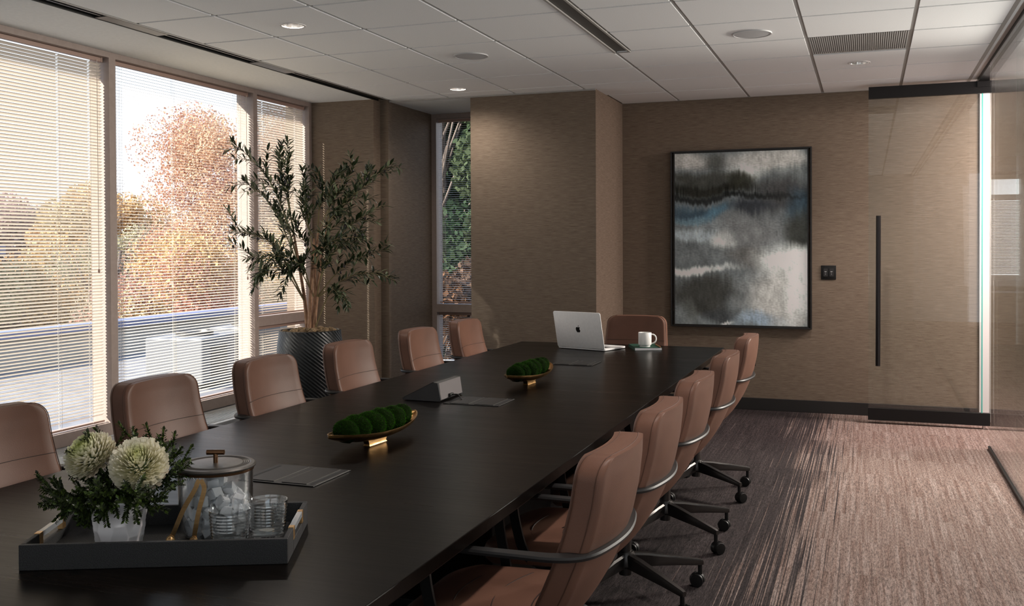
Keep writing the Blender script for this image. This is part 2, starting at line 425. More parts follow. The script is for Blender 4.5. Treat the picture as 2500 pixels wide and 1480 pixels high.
for gx in GX:
    y1 = YC if gx < XC1 else WY
    if abs(gx - GX[3]) < .01: box(bm, gx - 0.013, gx + 0.013, 6.38, y1, H + 0.008, H + 0.014); continue
    box(bm, gx - 0.013, gx + 0.013, -3.0, y1, H + 0.008, H + 0.014)
for gy in GY: box(bm, -3.95, 0.756, gy - 0.013, gy + 0.013, H + 0.0085, H + 0.0135)
box(bm, 0.733, 0.757, -3.0, WY, H - 0.001, H + 0.012); box(bm, -3.955, -3.945, -3, 7.7, H - 0.004, H + 0.03)
box(bm, -2.1, 0.757, WY - 0.02, WY, H - 0.001, H + 0.012); box(bm, XN, XC1, YC - 0.016, YC, H - 0.012, H + 0.012)
obj('ceiling_grid', bm, M['tee'], ceil)
bm = BM(); box(bm, -4.95, -4.065, -3.0, YP, H, H + 0.12); box(bm, XN, XC0, YC, 8.9, H - 0.008, H + 0.12); obj('soffit', bm, M['plaster'], ceil)
bm = BM(); box(bm, 0.757, 0.802, -3.0, WY, H - 0.0, H + 0.12); box(bm, 0.89, 6.0, -3.0, 19.0, H, H + 0.12); obj('bulkhead', bm, M['plaster'], ceil)

# linear slot diffuser beside the windows
t = thing('slot_diffuser', 'long black linear air slot in the ceiling beside the window soffit', 'air vent', (0, 0, 0))
bm = BM(); box(bm, -4.066, -3.954, -2.9, 7.72, H + 0.05, H + 0.06); box(bm, -4.066, -4.056, -2.9, 7.72, H - 0.003, H + 0.05); box(bm, -3.963, -3.954, -2.9, 7.72, H - 0.003, H + 0.05); obj('housing', bm, M['darkslot'], t)
for y0, y1 in ((4.35, 4.86), (5.80, 6.25)): bm = BM(); box(bm, -4.056, -3.963, y0, y1, H - 0.001, H + 0.006); obj('blank_plate', bm, M['alu'], t)
for y0, y1 in ((2.0, 4.35), (4.86, 5.80), (6.25, 7.70)): bm = BM(); box(bm, -4.016, -4.004, y0, y1, H + 0.004, H + 0.02); obj('vane', bm, M['alu'], t)
# linear light
t = thing('linear_light', 'long narrow unlit linear light recessed between the ceiling tiles', 'ceiling light', (0, 0, 0))
bm = BM(); box(bm, -1.592, -1.578, -1.5, 6.385, H - 0.004, H + 0.02); box(bm, -1.494, -1.480, -1.5, 6.385, H - 0.004, H + 0.02); box(bm, -1.578, -1.494, 6.372, 6.385, H - 0.004, H + 0.02); obj('trim_frame', bm, M['tee'], t)
bm = BM(); box(bm, -1.578, -1.494, -1.5, 6.372, H + 0.006, H + 0.02); obj('lens', bm, mat('light_lens', (0.115, 0.115, 0.11), 0.55), t)
bm = BM(); box(bm, -1.5765, -1.5735, -1.5, 6.372, H + 0.001, H + 0.006); box(bm, -1.4985, -1.4955, -1.5, 6.372, H + 0.001, H + 0.006); obj('lens_edge', bm, M['chrome'], t)
# speakers
for hx, hy, lab in ((-2.518, 6.125, 'round grey ceiling speaker on the window side of the long linear light'), (-0.663, 6.104, 'round grey ceiling speaker on the painting side of the long linear light')):
    t = thing('ceiling_speaker', lab, 'speaker', (hx, hy, H), 0, 'ceiling speakers')
    bm = BM(); lathe(bm, [(0.0, -0.007), (0.08, -0.0068), (0.108, -0.005)], 40, cap0=False); obj('grille', bm, M['spk'], t, 'all')
    bm = BM(); lathe(bm, [(0.108, -0.004), (0.109, -0.007), (0.116, -0.007), (0.118, 0.0)], 40); obj('rim', bm, mat('speaker_rim', (0.5, 0.5, 0.5), 0.6), t, 40)
# downlights
for (hx, hy), lab in zip(HOLES[:3], ('recessed silver downlight nearest the camera, close to the window soffit', 'recessed silver downlight near the wallpapered column', 'recessed silver downlight behind the ribbed air grille')):
    t = thing('downlight', lab, 'ceiling light', (hx, hy, H), 0, 'recessed downlights')
    bm = BM(); lathe(bm, [(0.063, 0.01), (0.063, -0.004), (0.074, -0.004), (0.076, 0.0)], 40); obj('trim_ring', bm, M['white'], t, 40)
    bm = BM(); lathe(bm, [(0.063, 0.0), (0.058, 0.035), (0.05, 0.07), (0.036, 0.1)], 40, cap1=False); obj('reflector', bm, M['reflector'], t, 'all')
    bm = BM(); lathe(bm, [(0.036, 0.1), (0.02, 0.09), (0.0, 0.088)], 24); obj('lamp_lens', bm, M['white'], t, 'all')
# return air grille
t = thing('air_grille', 'square grey ribbed return air grille set in the ceiling grid', 'air vent', (0, 0, 0))
gx0, gx1, gy0, gy1 = GX[5] + 0.013, GX[6] - 0.013, GY[15] + 0.013, GY[16] - 0.013
bm = BM(); box(bm, gx0, gx1, gy0, gy1, H + 0.012, H + 0.02); obj('back_plate', bm, M['alu'], t)
bm = BM(); k = 0
while gx0 + k * 0.0125 < gx1 - 0.006: box(bm, gx0 + k * 0.0125, gx0 + k * 0.0125 + 0.007, gy0 + 0.004, gy1 - 0.004, H + 0.002, H + 0.012); k += 1
obj('louvre', bm, mat('grille_paint', (0.42, 0.41, 0.40), 0.6), t)

# ---------------------------------------------------------------- windows and blinds
def window(n, ylo, yhi, z0=0.215, z1=H, mull=0.0, transom=None, jamb=0.0):
    """window in the left wall; the post at its far end belongs to it"""
    bm = BM(); x0, x1 = -4.84, XW
    box(bm, x0, x1, ylo, yhi + mull, z1 - 0.038, z1 - 0.0005); box(bm, x0, x1, ylo, yhi + mull, z0 - 0.01, z0 + 0.07)
    if mull: box(bm, x0, x1, yhi, yhi + mull, z0 + 0.07, z1 - 0.038)
    if jamb: box(bm, x0, x1, ylo - jamb, ylo, z0 - 0.01, z1)
    if transom: box(bm, x0, x1, ylo, yhi, *transom)
    o = struct('window_%d' % n, bm, M['frame'])
    bm = BM(); box(bm, -4.822, -4.816, ylo + 0.001, yhi - 0.001, z0 + 0.07, z1 - 0.038); obj('pane', bm, M['wglass'], o)
    return o
window(1, 3.55, 5.141, mull=0.060, jamb=0.08); window(2, 5.201, 6.745, mull=0.054); window(3, 6.799, 7.585, mull=0.045, transom=(0.785, 0.86))
# recess window
bm = BM(); zz0, zz1 = 0.06, H - 0.008
box(bm, XN, -3.93, YN, 8.80, zz0, zz1); box(bm, -3.93, XC0, YN, 8.80, zz1 - 0.045, zz1); box(bm, -3.93, XC0, YN, 8.80, 0.80, 0.875); box(bm, -3.93, XC0, YN, 8.80, 0.0, 0.10); box(bm, -3.27, XC0, YN, 8.80, 0.1, zz1 - 0.045)
o = struct('window_4', bm, M['frame'])
bm = BM(); box(bm, -3.93, -3.27, 8.776, 8.782, 0.10, zz1 - 0.045); obj('pane', bm, M['wglass'], o)


def blind(label, length, z_top, z_bot, tilt, cords, loc, rz, wand=None, pitch=0.0207, slat_w=0.0255):
    t = thing('venetian_blind', label, 'blind', loc, rz, 'horizontal window blinds')
    bm = BM(); box(bm, 0.004, length - 0.004, -0.0125, 0.0125, z_top - 0.026, z_top, 0.0015); hr = obj('head_rail', bm, M['rail'], t)
    for xe in (0.0, length - 0.014):
        bm = BM(); box(bm, xe, xe + 0.014, -0.015, 0.014, z_top - 0.029, z_top + 0.002, 0.001); obj('end_cap', bm, M['rail'], hr)
    bm = BM(); ct, st = cos(tilt), sin(tilt); hw = slat_w / 2
    def P(x, s, z): cr = 0.0016 * (1 - (s / hw) ** 2); return (x, s * ct - cr * st, z + s * st + cr * ct)
    z = z_top - 0.045
    hl = 0.007; xs = [0.006]
    for c in cords: xs += [c - hl, c + hl]
    xs.append(length - 0.006)
    cross_full = [-hw, -hw * 0.4, hw * 0.4, hw]
    while z > z_bot + 0.03:
        zz = z + random.uniform(-0.0006, 0.0006); g = [[bm.verts.new(P(x, s, zz)) for s in cross_full] for x in xs]
        for i in range(len(xs) - 1):
            for j in range(3):
                if i % 2 == 1 and j == 1: continue            # route hole for the lift cord
                bm.faces.new((g[i][j], g[i + 1][j], g[i + 1][j + 1], g[i][j + 1]))
        z -= pitch
    obj('slats', bm, M['slat'], t, 'keep')
    bm = BM(); box(bm, 0.006, length - 0.006, -0.011, 0.011, z_bot + 0.002, z_bot + 0.014, 0.002); obj('bottom_rail', bm, M['rail'], t)
    for c in cords:
        bm = BM()
        for s in (-hw - 0.001, hw + 0.001): tube(bm, [(c + 0.004, s, z_top - 0.026), (c + 0.004, s, z_bot + 0.01)], 0.0008, 4)
        tube(bm, [(c, 0, z_top - 0.026), (c, 0, z_bot + 0.01)], 0.0008, 4); obj('ladder_cord', bm, M['cord'], t)
    if wand:
        bm = BM(); x, zl = wand; tube(bm, [(x, -0.022, z_top - 0.02), (x, -0.024, zl)], 0.0022, 6); wd = obj('tilt_wand', bm, M['slat'], t)
        bm = BM(); lathe(bm, [(0.0025, 0), (0.007, -0.008), (0.007, -0.02), (0.003, -0.028)], 10, (x, -0.024, zl), True, True); obj('wand_tip', bm, M['rail'], wd, 40)
    return t
XB = -4.735
zt = H - 0.040
blind('beige blind with steeply closed slats in the window nearest the camera', 1.575, zt, 0.29, R(-31), (0.12, 0.62, 1.2, 1.46), (XB, 3.555, 0), pi / 2, wand=(1.515, 1.30))
blind('beige blind with nearly level slats in the widest window, behind the second and third chairs', 1.525, zt, 0.29, R(9), (0.04, 0.09, 0.62, 1.36, 1.42), (XB, 5.206, 0), pi / 2, wand=(1.49, 1.2))
blind('beige blind with closed slats in the narrow window behind the olive tree', 0.77, zt, 0.865, R(-31), (0.14, 0.63), (XB, 6.804, 0), pi / 2)
blind('short beige blind below the crossbar, beside the black planter', 0.77, 0.78, 0.29, R(-31), (0.14, 0.63), (XB, 6.804, 0), pi / 2)
blind('dark blind in the upper part of the narrow recess window', 0.65, zz1 - 0.05, 0.885, R(6), (0.06, 0.55), (-3.925, 8.715, 0), 0, wand=(0.05, 1.3))
blind('blind in the low recess window under the crossbar, behind the farthest window-side chairs', 0.65, 0.795, 0.11, R(6), (0.06, 0.55), (-3.925, 8.715, 0), 0)

# ---------------------------------------------------------------- glass partition, open glass door
XG = 0.803
bm = BM(); box(bm, XG - 0.014, XG + 0.014, -3.0, 7.56, 0, 0.022); box(bm, XG - 0.004, XG + 0.088, -3.0, 8.40, H - 0.03, H + 0.12)
o = struct('wall_right', bm, M['black'])
for y0, y1 in ((6.258, 7.56), (4.90, 6.254), (3.5, 4.896), (2.1, 3.496), (0.5, 2.096), (-3.0, 0.496)):
    bm = BM(); box(bm, XG - 0.006, XG + 0.006, y0, y1, 0.022, H - 0.03); obj('glass_panel', bm, M['glass'], o)
bm = BM(); YD = 8.365
box(bm, 0.0, 0.888, YD - 0.022, YD + 0.022, 0.028, 0.125, 0.002); d1 = struct('door_1', bm, M['black'])
bm = BM(); box(bm, 0.004, 0.893, YD - 0.022, YD + 0.022, 2.602, 2.695, 0.002); obj('top_rail', bm, M['black'], d1)
bm = BM(); box(bm, 0.003, 0.826, YD - 0.006, YD + 0.006, 0.125, 2.602); obj('glass_panel', bm, M['glass'], d1)
bm = BM(); box(bm, 0.8265, 0.835, YD - 0.006, YD + 0.006, 0.125, 2.602); obj('glass_edge', bm, M['gedge'], d1)
bm = BM(); tube(bm, [(0.074, YD - 0.07, 0.47), (0.078, YD - 0.07, 1.665)], 0.0185, 20); hd = obj('pull_handle', bm, mat('handle_black', (0.02, 0.018, 0.018), 0.28, 0.6), d1, 40)
bm = BM()
for z in (0.62, 1.52): tube(bm, [(0.076, YD - 0.06, z), (0.076, YD - 0.006, z)], 0.009, 12)
obj('handle_standoff', bm, M['black'], hd, 40)
bm = BM(); box(bm, 0.79, 0.885, YD - 0.03, YD + 0.10, H - 0.075, H - 0.03, 0.002); box(bm, 0.815, 0.865, YD - 0.015, YD + 0.015, 2.69, H - 0.07); obj('pivot', bm, M['black'], d1)
bm = BM(); tube(bm, [(0.845, YD, 0.0), (0.845, YD, 0.03)], 0.012, 12); obj('floor_pivot', bm, M['chrome'], d1)

# office beyond the open door
bm = BM(); box(bm, 0.0, 6.0, 16.0, 16.15, 0, 0.9); box(bm, 0.0, 6.0, 16.0, 16.15, 2.45, H); box(bm, 0.0, 1.35, 16.0, 16.15, 0.9, 2.45); box(bm, 2.15, 6.0, 16.0, 16.15, 0.9, 2.45); box(bm, 0.80, 0.90, 8.88, 16.0, 0, H); struct('wall_office', bm, mat('office_paint', (0.15, 0.115, 0.10), 0.8))  # last box is an unseen side wall added to block the sun
bm = BM(); box(bm, 4.5, 4.6, -3.0, 16.0, 0, H); struct('wall_corridor', bm, mat('corridor_paint', (0.16, 0.125, 0.105), 0.8))
bm = BM(); box(bm, 1.35, 2.15, 16.0, 16.12, 2.39, 2.45); box(bm, 1.35, 2.15, 16.0, 16.12, 0.9, 0.96); box(bm, 1.35, 1.41, 16.0, 16.12, 0.96, 2.39); box(bm, 2.09, 2.15, 16.0, 16.12, 0.96, 2.39); box(bm, 1.35, 2.15, 16.0, 16.1, 2.1, 2.16); struct('window_5', bm, M['white'])
blind('pale blind far away in the office seen through the open doorway', 0.68, 2.1, 0.96, R(35), (0.1, 0.58), (1.41, 16.03, 0), 0, pitch=0.022)
t = thing('office_credenza', 'low warm brown wooden cabinet in the office beyond the glass door', 'cabinet', (1.7, 14.9, 0))
bm = BM(); box(bm, -0.6, 0.9, -0.28, 0.28, 0.08, 0.74, 0.004); obj('body', bm, M['oak'], t)
bm = BM(); box(bm, -0.62, 0.92, -0.30, 0.30, 0.74, 0.775, 0.004); obj('top', bm, M['oak'], t)
bm = BM(); box(bm, -0.56, 0.86, -0.24, 0.24, 0.0, 0.08); obj('plinth', bm, M['black'], t)
for k in range(3):
    bm = BM(); box(bm, -0.59 + k * 0.5, -0.11 + k * 0.5, -0.298, -0.281, 0.1, 0.72, 0.002); d = obj('door', bm, M['oak'], t)
    bm = BM(); box(bm, -0.16 + k * 0.5, -0.145 + k * 0.5, -0.318, -0.298, 0.5, 0.64, 0.002); obj('handle', bm, M['black'], d)

# ---------------------------------------------------------------- painting, switch, outlet on the back wall
def vn(x, y, z=0.0): return noise.noise(V((x, y, z)))
def fbm(x, y, z=0.0, o=4): return sum(vn(x * 2 ** k, y * 2 ** k, z + k * 3.1) / 2 ** k for k in range(o))
def sst(a, b, x): t_ = min(1, max(0, (x - a) / (b - a))); return t_ * t_ * (3 - 2 * t_)
def lerp3(a, b, t_): return tuple(p + (q - p) * t_ for p, q in zip(a, b))
def art_colour(u, v):
    """u to the right, v downwards, both 0..1"""
    wx = fbm(u * 3, v * 3.6, 1) * 0.09; wy = fbm(u * 3, v * 3.6, 7) * 0.045 - 0.01; drip = vn(u * 70, v * 2.0, 3) * 0.018
    a, b = u + wx, v + wy + drip
    g = 0.36 + 0.08 * fbm(u * 2.5, v * 3, 4)
    c = (g * 0.98, g, g * 0.99)
    def blob(cx, cy, rx, ry, col, s=1.0, soft=0.7):
        nonlocal c
        d = sqrt(((a - cx) / rx) ** 2 + ((b - cy) / ry) ** 2)
        c = lerp3(c, col, s * (1 - sst(1 - soft, 1 + soft * 0.35, d)))
    W = (0.72, 0.71, 0.68); P_ = (0.60, 0.575, 0.545); D = (0.075, 0.078, 0.075); B = (0.17, 0.225, 0.26); G = (0.20, 0.195, 0.175)
    blob(0.06, 0.02, 0.26, 0.07, P_, 1.0); blob(0.70, 0.05, 0.42, 0.085, P_, 1.0); blob(0.56, 0.11, 0.17, 0.06, W, 0.8); blob(0.30, 0.05, 0.10, 0.06, G, 0.6)
    blob(0.84, 0.12, 0.22, 0.05, (0.36, 0.37, 0.36), 0.7)
    blob(0.20, 0.14, 0.40, 0.05, G, 0.9); blob(0.25, 0.205, 0.5, 0.045, (0.115, 0.11, 0.09), 0.95); blob(0.50, 0.165, 0.14, 0.055, (0.125, 0.12, 0.09), 0.85)
    blob(0.86, 0.24, 0.28, 0.12, (0.20, 0.19, 0.185), 0.9); blob(0.95, 0.30, 0.15, 0.12, B, 0.75)
    blob(0.30, 0.255, 0.75, 0.022, D, 0.85); blob(0.18, 0.325, 0.34, 0.05, B, 0.85); blob(0.33, 0.33, 0.10, 0.04, (0.30, 0.40, 0.45), 0.8); blob(0.60, 0.31, 0.18, 0.04, (0.13, 0.135, 0.15), 0.8)
    blob(0.14, 0.36, 0.22, 0.03, (0.38, 0.46, 0.49), 0.7); blob(0.97, 0.47, 0.15, 0.14, (0.165, 0.165, 0.15), 1.0)
    blob(0.16, 0.455, 0.34, 0.05, (0.58, 0.60, 0.60), 0.95); blob(0.39, 0.50, 0.11, 0.07, W, 0.95); blob(0.62, 0.46, 0.28, 0.14, (0.40, 0.39, 0.38), 0.8)
    blob(0.15, 0.575, 0.28, 0.07, (0.36, 0.365, 0.36), 0.85); blob(0.55, 0.62, 0.2, 0.09, (0.33, 0.31, 0.29), 0.7)
    blob(0.85, 0.64, 0.30, 0.12, W, 1.0, 0.5); blob(0.80, 0.82, 0.34, 0.16, P_, 0.9); blob(0.94, 0.74, 0.14, 0.2, W, 0.85)
    blob(0.1, 0.685, 0.36, 0.03, W, 0.95); blob(0.20, 0.82, 0.28, 0.11, (0.20, 0.195, 0.18), 1.0, 0.5); blob(0.34, 0.92, 0.15, 0.05, (0.165, 0.165, 0.165), 0.8)
    blob(0.08, 0.91, 0.10, 0.1, (0.33, 0.33, 0.31), 0.6); blob(0.68, 0.94, 0.22, 0.05, (0.50, 0.55, 0.60), 0.7); blob(0.42, 0.955, 0.08, 0.013, W, 0.95); blob(0.9, 0.95, 0.16, 0.05, P_, 0.7)
    if 0.175 < v < 0.26 and u < 0.66:
        q = vn(u * 95, v * 3, 2); k_ = sst(0.05, 0.45, q) * sst(0.175, 0.21, v) * 0.6; c = lerp3(c, (0.035, 0.038, 0.03), k_)
    f = 1 + 0.16 * vn(u * 60, v * 190, 1) + 0.15 * fbm(u * 14, v * 14, 9, 3) + 0.10 * vn(u * 150, v * 16, 5)
    return tuple(min(0.92, max(0.03, (q * 1.42 + 0.03) * f * k_)) for q, k_ in zip(c, (0.95, 1.0, 1.03)))
PX0, PX1, PZ0, PZ1 = -1.652, -0.449, 0.716, 2.270
t = thing('framed_painting', 'tall abstract grey white and blue painting in a thin black frame on the back wall', 'painting', (0, WY - 0.001, 0))
bm = BM(); lay = colour_layer(bm); ft = 0.036; NX, NZ = 150, 196
vv = [[bm.verts.new((PX0 + ft + (PX1 - PX0 - 2 * ft) * i / NX, -0.038, PZ1 - ft * 0.6 - (PZ1 - PZ0 - 1.2 * ft) * j / NZ)) for i in range(NX + 1)] for j in range(NZ + 1)]
cc = [[art_colour(i / NX, j / NZ) for i in range(NX + 1)] for j in range(NZ + 1)]
for j in range(NZ):
    for i in range(NX):
        f = bm.faces.new((vv[j][i], vv[j + 1][i], vv[j + 1][i + 1], vv[j][i + 1]))
        for l, (jj, ii) in zip(f.loops, ((j, i), (j + 1, i), (j + 1, i + 1), (j, i + 1))): l[lay] = (*cc[jj][ii], 1)
obj('canvas', bm, M['art'], t, 'keep')
bm = BM(); box(bm, PX0 + ft - 0.01, PX1 - ft + 0.01, -0.037, -0.004, PZ0 + 0.012, PZ1 - 0.012); obj('stretcher', bm, M['artframe'], t)
bm = BM(); fw = 0.012
for a in ((PX0, PX0 + fw, PZ0, PZ1), (PX1 - fw, PX1, PZ0, PZ1), (PX0 + fw, PX1 - fw, PZ0, PZ0 + fw), (PX0 + fw, PX1 - fw, PZ1 - fw, PZ1)): box(bm, a[0], a[1], -0.055, 0.0, a[2], a[3], 0.001)
obj('frame', bm, M['artframe'], t)
t = thing('wall_control', 'small black double keypad switch plate between the painting and the glass door', 'light switch', (-0.315, WY - 0.001, 1.20))
bm = BM(); box(bm, -0.061, 0.061, -0.007, 0.0, -0.06, 0.06, 0.003); obj('plate', bm, M['black'], t, 30)
for sx_ in (-0.024, 0.024):
    bm = BM(); box(bm, sx_ - 0.017, sx_ + 0.017, -0.0095, -0.007, -0.034, 0.034, 0.001); k = obj('keypad', bm, M['blackmatte'], t)
    bm = BM()
    box(bm, sx_ - 0.008, sx_ + 0.008, -0.0101, -0.0095, 0.006, 0.010); box(bm, sx_ - 0.003, sx_ + 0.003, -0.0101, -0.0095, -0.006, -0.0035); box(bm, sx_ - 0.003, sx_ + 0.003, -0.0101, -0.0095, -0.018, -0.0155)
    obj('indicator', bm, M['led'], k)
t = thing('wall_outlet', 'small black outlet cover low on the back wall behind the farthest aisle chair', 'socket', (-0.955, WY - 0.001, 0.44))
bm = BM(); box(bm, -0.036, 0.036, -0.006, 0.0, -0.058, 0.058, 0.003); obj('plate', bm, M['black'], t, 30)
for z in (-0.024, 0.024):
    bm = BM(); box(bm, -0.016, 0.016, -0.0085, -0.006, z - 0.014, z + 0.014, 0.001); obj('receptacle', bm, M['blackmatte'], t)

# ---------------------------------------------------------------- table
TX0, TX1, TY0, TY1, TZ = -2.378, -0.918, 0.75, 6.74, 0.74
t = thing('conference_table', 'long dark brown wooden conference table in the middle of the room', 'table', (0, 0, 0))
bm = BM(); box(bm, TX0, TX1, TY0, TY1, TZ - 0.034, TZ, 0.0025, 2); obj('tabletop', bm, M['wood'], t)
for y0 in (1.5, 3.55, 5.45):
    bm = BM(); box(bm, -1.92, -1.38, y0, y0 + 0.75, 0.03, TZ - 0.036, 0.004); pd = obj('pedestal', bm, M['wood'], t)
    bm = BM(); box(bm, -1.96, -1.34, y0 - 0.04, y0 + 0.79, 0.0, 0.03, 0.004); obj('foot_plate', bm, M['black'], pd)
bm = BM(); box(bm, -1.70, -1.60, 1.4, 6.3, 0.62, TZ - 0.037); obj('rail', bm, M['black'], t)
for (x0, x1, y0, y1), lab in (((-1.775, -1.515, 2.465, 2.685), 'flush black power box in the tabletop behind the glass ice bucket'), ((-1.772, -1.508, 3.962, 4.175), 'flush black power box in the tabletop beside the touch console'), ((-1.760, -1.503, 5.465, 5.688), 'flush black power box in the tabletop in front of the laptop')):
    t = thing('power_box', lab, 'power outlet', (x0, y0, TZ), 0, 'power boxes flush in the tabletop'); X, Y = x1 - x0, y1 - y0
    bm = BM(); box(bm, 0, X, 0, Y, 0.0003, 0.0028, 0.0008); obj('flange', bm, M['black'], t)
    for k, (a, b) in enumerate(((0.028, 0.118), (0.146, X - 0.030))):
        bm = BM(); box(bm, a, b, 0.012, Y - 0.012, 0.0028, 0.0046, 0.0008); obj('flap', bm, M['black'], t)
    bm = BM()
    for a in (0.014, X - 0.024): box(bm, a, a + 0.010, 0.02, Y - 0.02, 0.0028, 0.0033)
    obj('cable_slot', bm, M['darkslot'], t)
    bm = BM()
    for a in (0.118, 0.146, X - 0.030, X): box(bm, a - 0.0008, a + 0.0002, 0.012, Y - 0.012, 0.0030, 0.0050)
    obj('edge_strip', bm, M['alu'], t)

# ---------------------------------------------------------------- chairs
PROF = [(0.415, 0.150), (0.455, 0.192), (0.49, 0.220), (0.53, 0.247), (0.58, 0.276), (0.64, 0.303), (0.72, 0.331), (0.80, 0.348), (0.87, 0.356), (0.94, 0.359)]
def outer_x(z, y):
    for (z0, a), (z1, b) in zip(PROF, PROF[1:]):
        if z <= z1 or z1 == PROF[-1][0]:
            k = max(0, (z - z0) / (z1 - z0)); xx = a + (b - a) * k; break
    return xx - 0.043 * (y / 0.235) ** 2
ZT = 0.916; CR = 0.054
def half_w(z):
    w_ = 0.229 - 0.03 * max(0, (0.62 - z) / 0.17) ** 1.5 - 0.014 * max(0, (z - 0.70) / 0.21)
    if z > ZT - CR: w_ += -CR + sqrt(max(0, CR ** 2 - (z - ZT + CR) ** 2))
    return w_
def back_ring(z, inset=0.0, zz=None):
    hw = half_w(z) - inset; th = 0.082 - 2 * inset - 0.02 * max(0, (0.55 - z) / 0.1); r = min(0.020, th * 0.4); zt_ = zz if zz is not None else z; pts = []
    nb = 14
    for i in range(nb + 1):
        y = -hw + r + (2 * hw - 2 * r) * i / nb; pts.append((outer_x(z, y) - inset, y))
    for k in range(1, 4):
        a = pi / 2 * k / 4; y = hw - r + r * sin(a); pts.append((outer_x(z, hw - r) - inset - r + r * cos(a), y))
    pts.append((outer_x(z, hw - r) - inset - r, hw)); pts.append((outer_x(z, hw - r) - inset - th + r, hw))
    for k in range(1, 4):
        a = pi / 2 * k / 4; y = hw - r + r * cos(a); pts.append((outer_x(z, hw - r) - inset - th + r - r * sin(a), y))
    for i in range(nb + 1):
        y = hw - r - (2 * hw - 2 * r) * i / nb; pts.append((outer_x(z, y) - inset - th, y))
    m = len(pts)
    for k in range(1, 4):
        a = pi / 2 * k / 4; pts.append((outer_x(z, hw - r) - inset - th + r - r * cos(pi / 2 - a) * 0 - r * cos(a), -hw + r - r * sin(a)))
    pts.append((outer_x(z, hw - r) - inset - th + r, -hw)); pts.append((outer_x(z, hw - r) - inset - r, -hw))
    for k in range(1, 4):
        a = pi / 2 * k / 4; pts.append((outer_x(z, hw - r) - inset - r + r * sin(a), -hw + r - r * cos(a)))
    return [(x, y, zt_ + 0.004 * (1 - (y / 0.235) ** 2) * sst(0.6, ZT, z)) for x, y in pts]
def perimeter(dx):
    """edge line around the side and top of the back, dx inside the outer face"""
    P = []
    zs = [0.50 + (ZT - CR - 0.5) * i / 12 for i in range(13)] + [ZT - CR + CR * sin(pi / 2 * k / 6) for k in range(1, 7)]
    L = [(half_w(z), z) for z in zs]
    for hw, z in L: P.append((outer_x(z, hw) - dx, -hw - 0.0006, z + 0.004 * (1 - (hw / 0.235) ** 2) * sst(0.6, ZT, z)))
    for i in range(1, 12):
        y = -half_w(ZT) + 2 * half_w(ZT) * i / 12; P.append((outer_x(ZT, y) - dx, y, ZT + 0.004 * (1 - (y / 0.235) ** 2) + 0.0005))
    for hw, z in reversed(L): P.append((outer_x(z, hw) - dx, hw + 0.0006, z + 0.004 * (1 - (hw / 0.235) ** 2) * sst(0.6, ZT, z)))
    return P


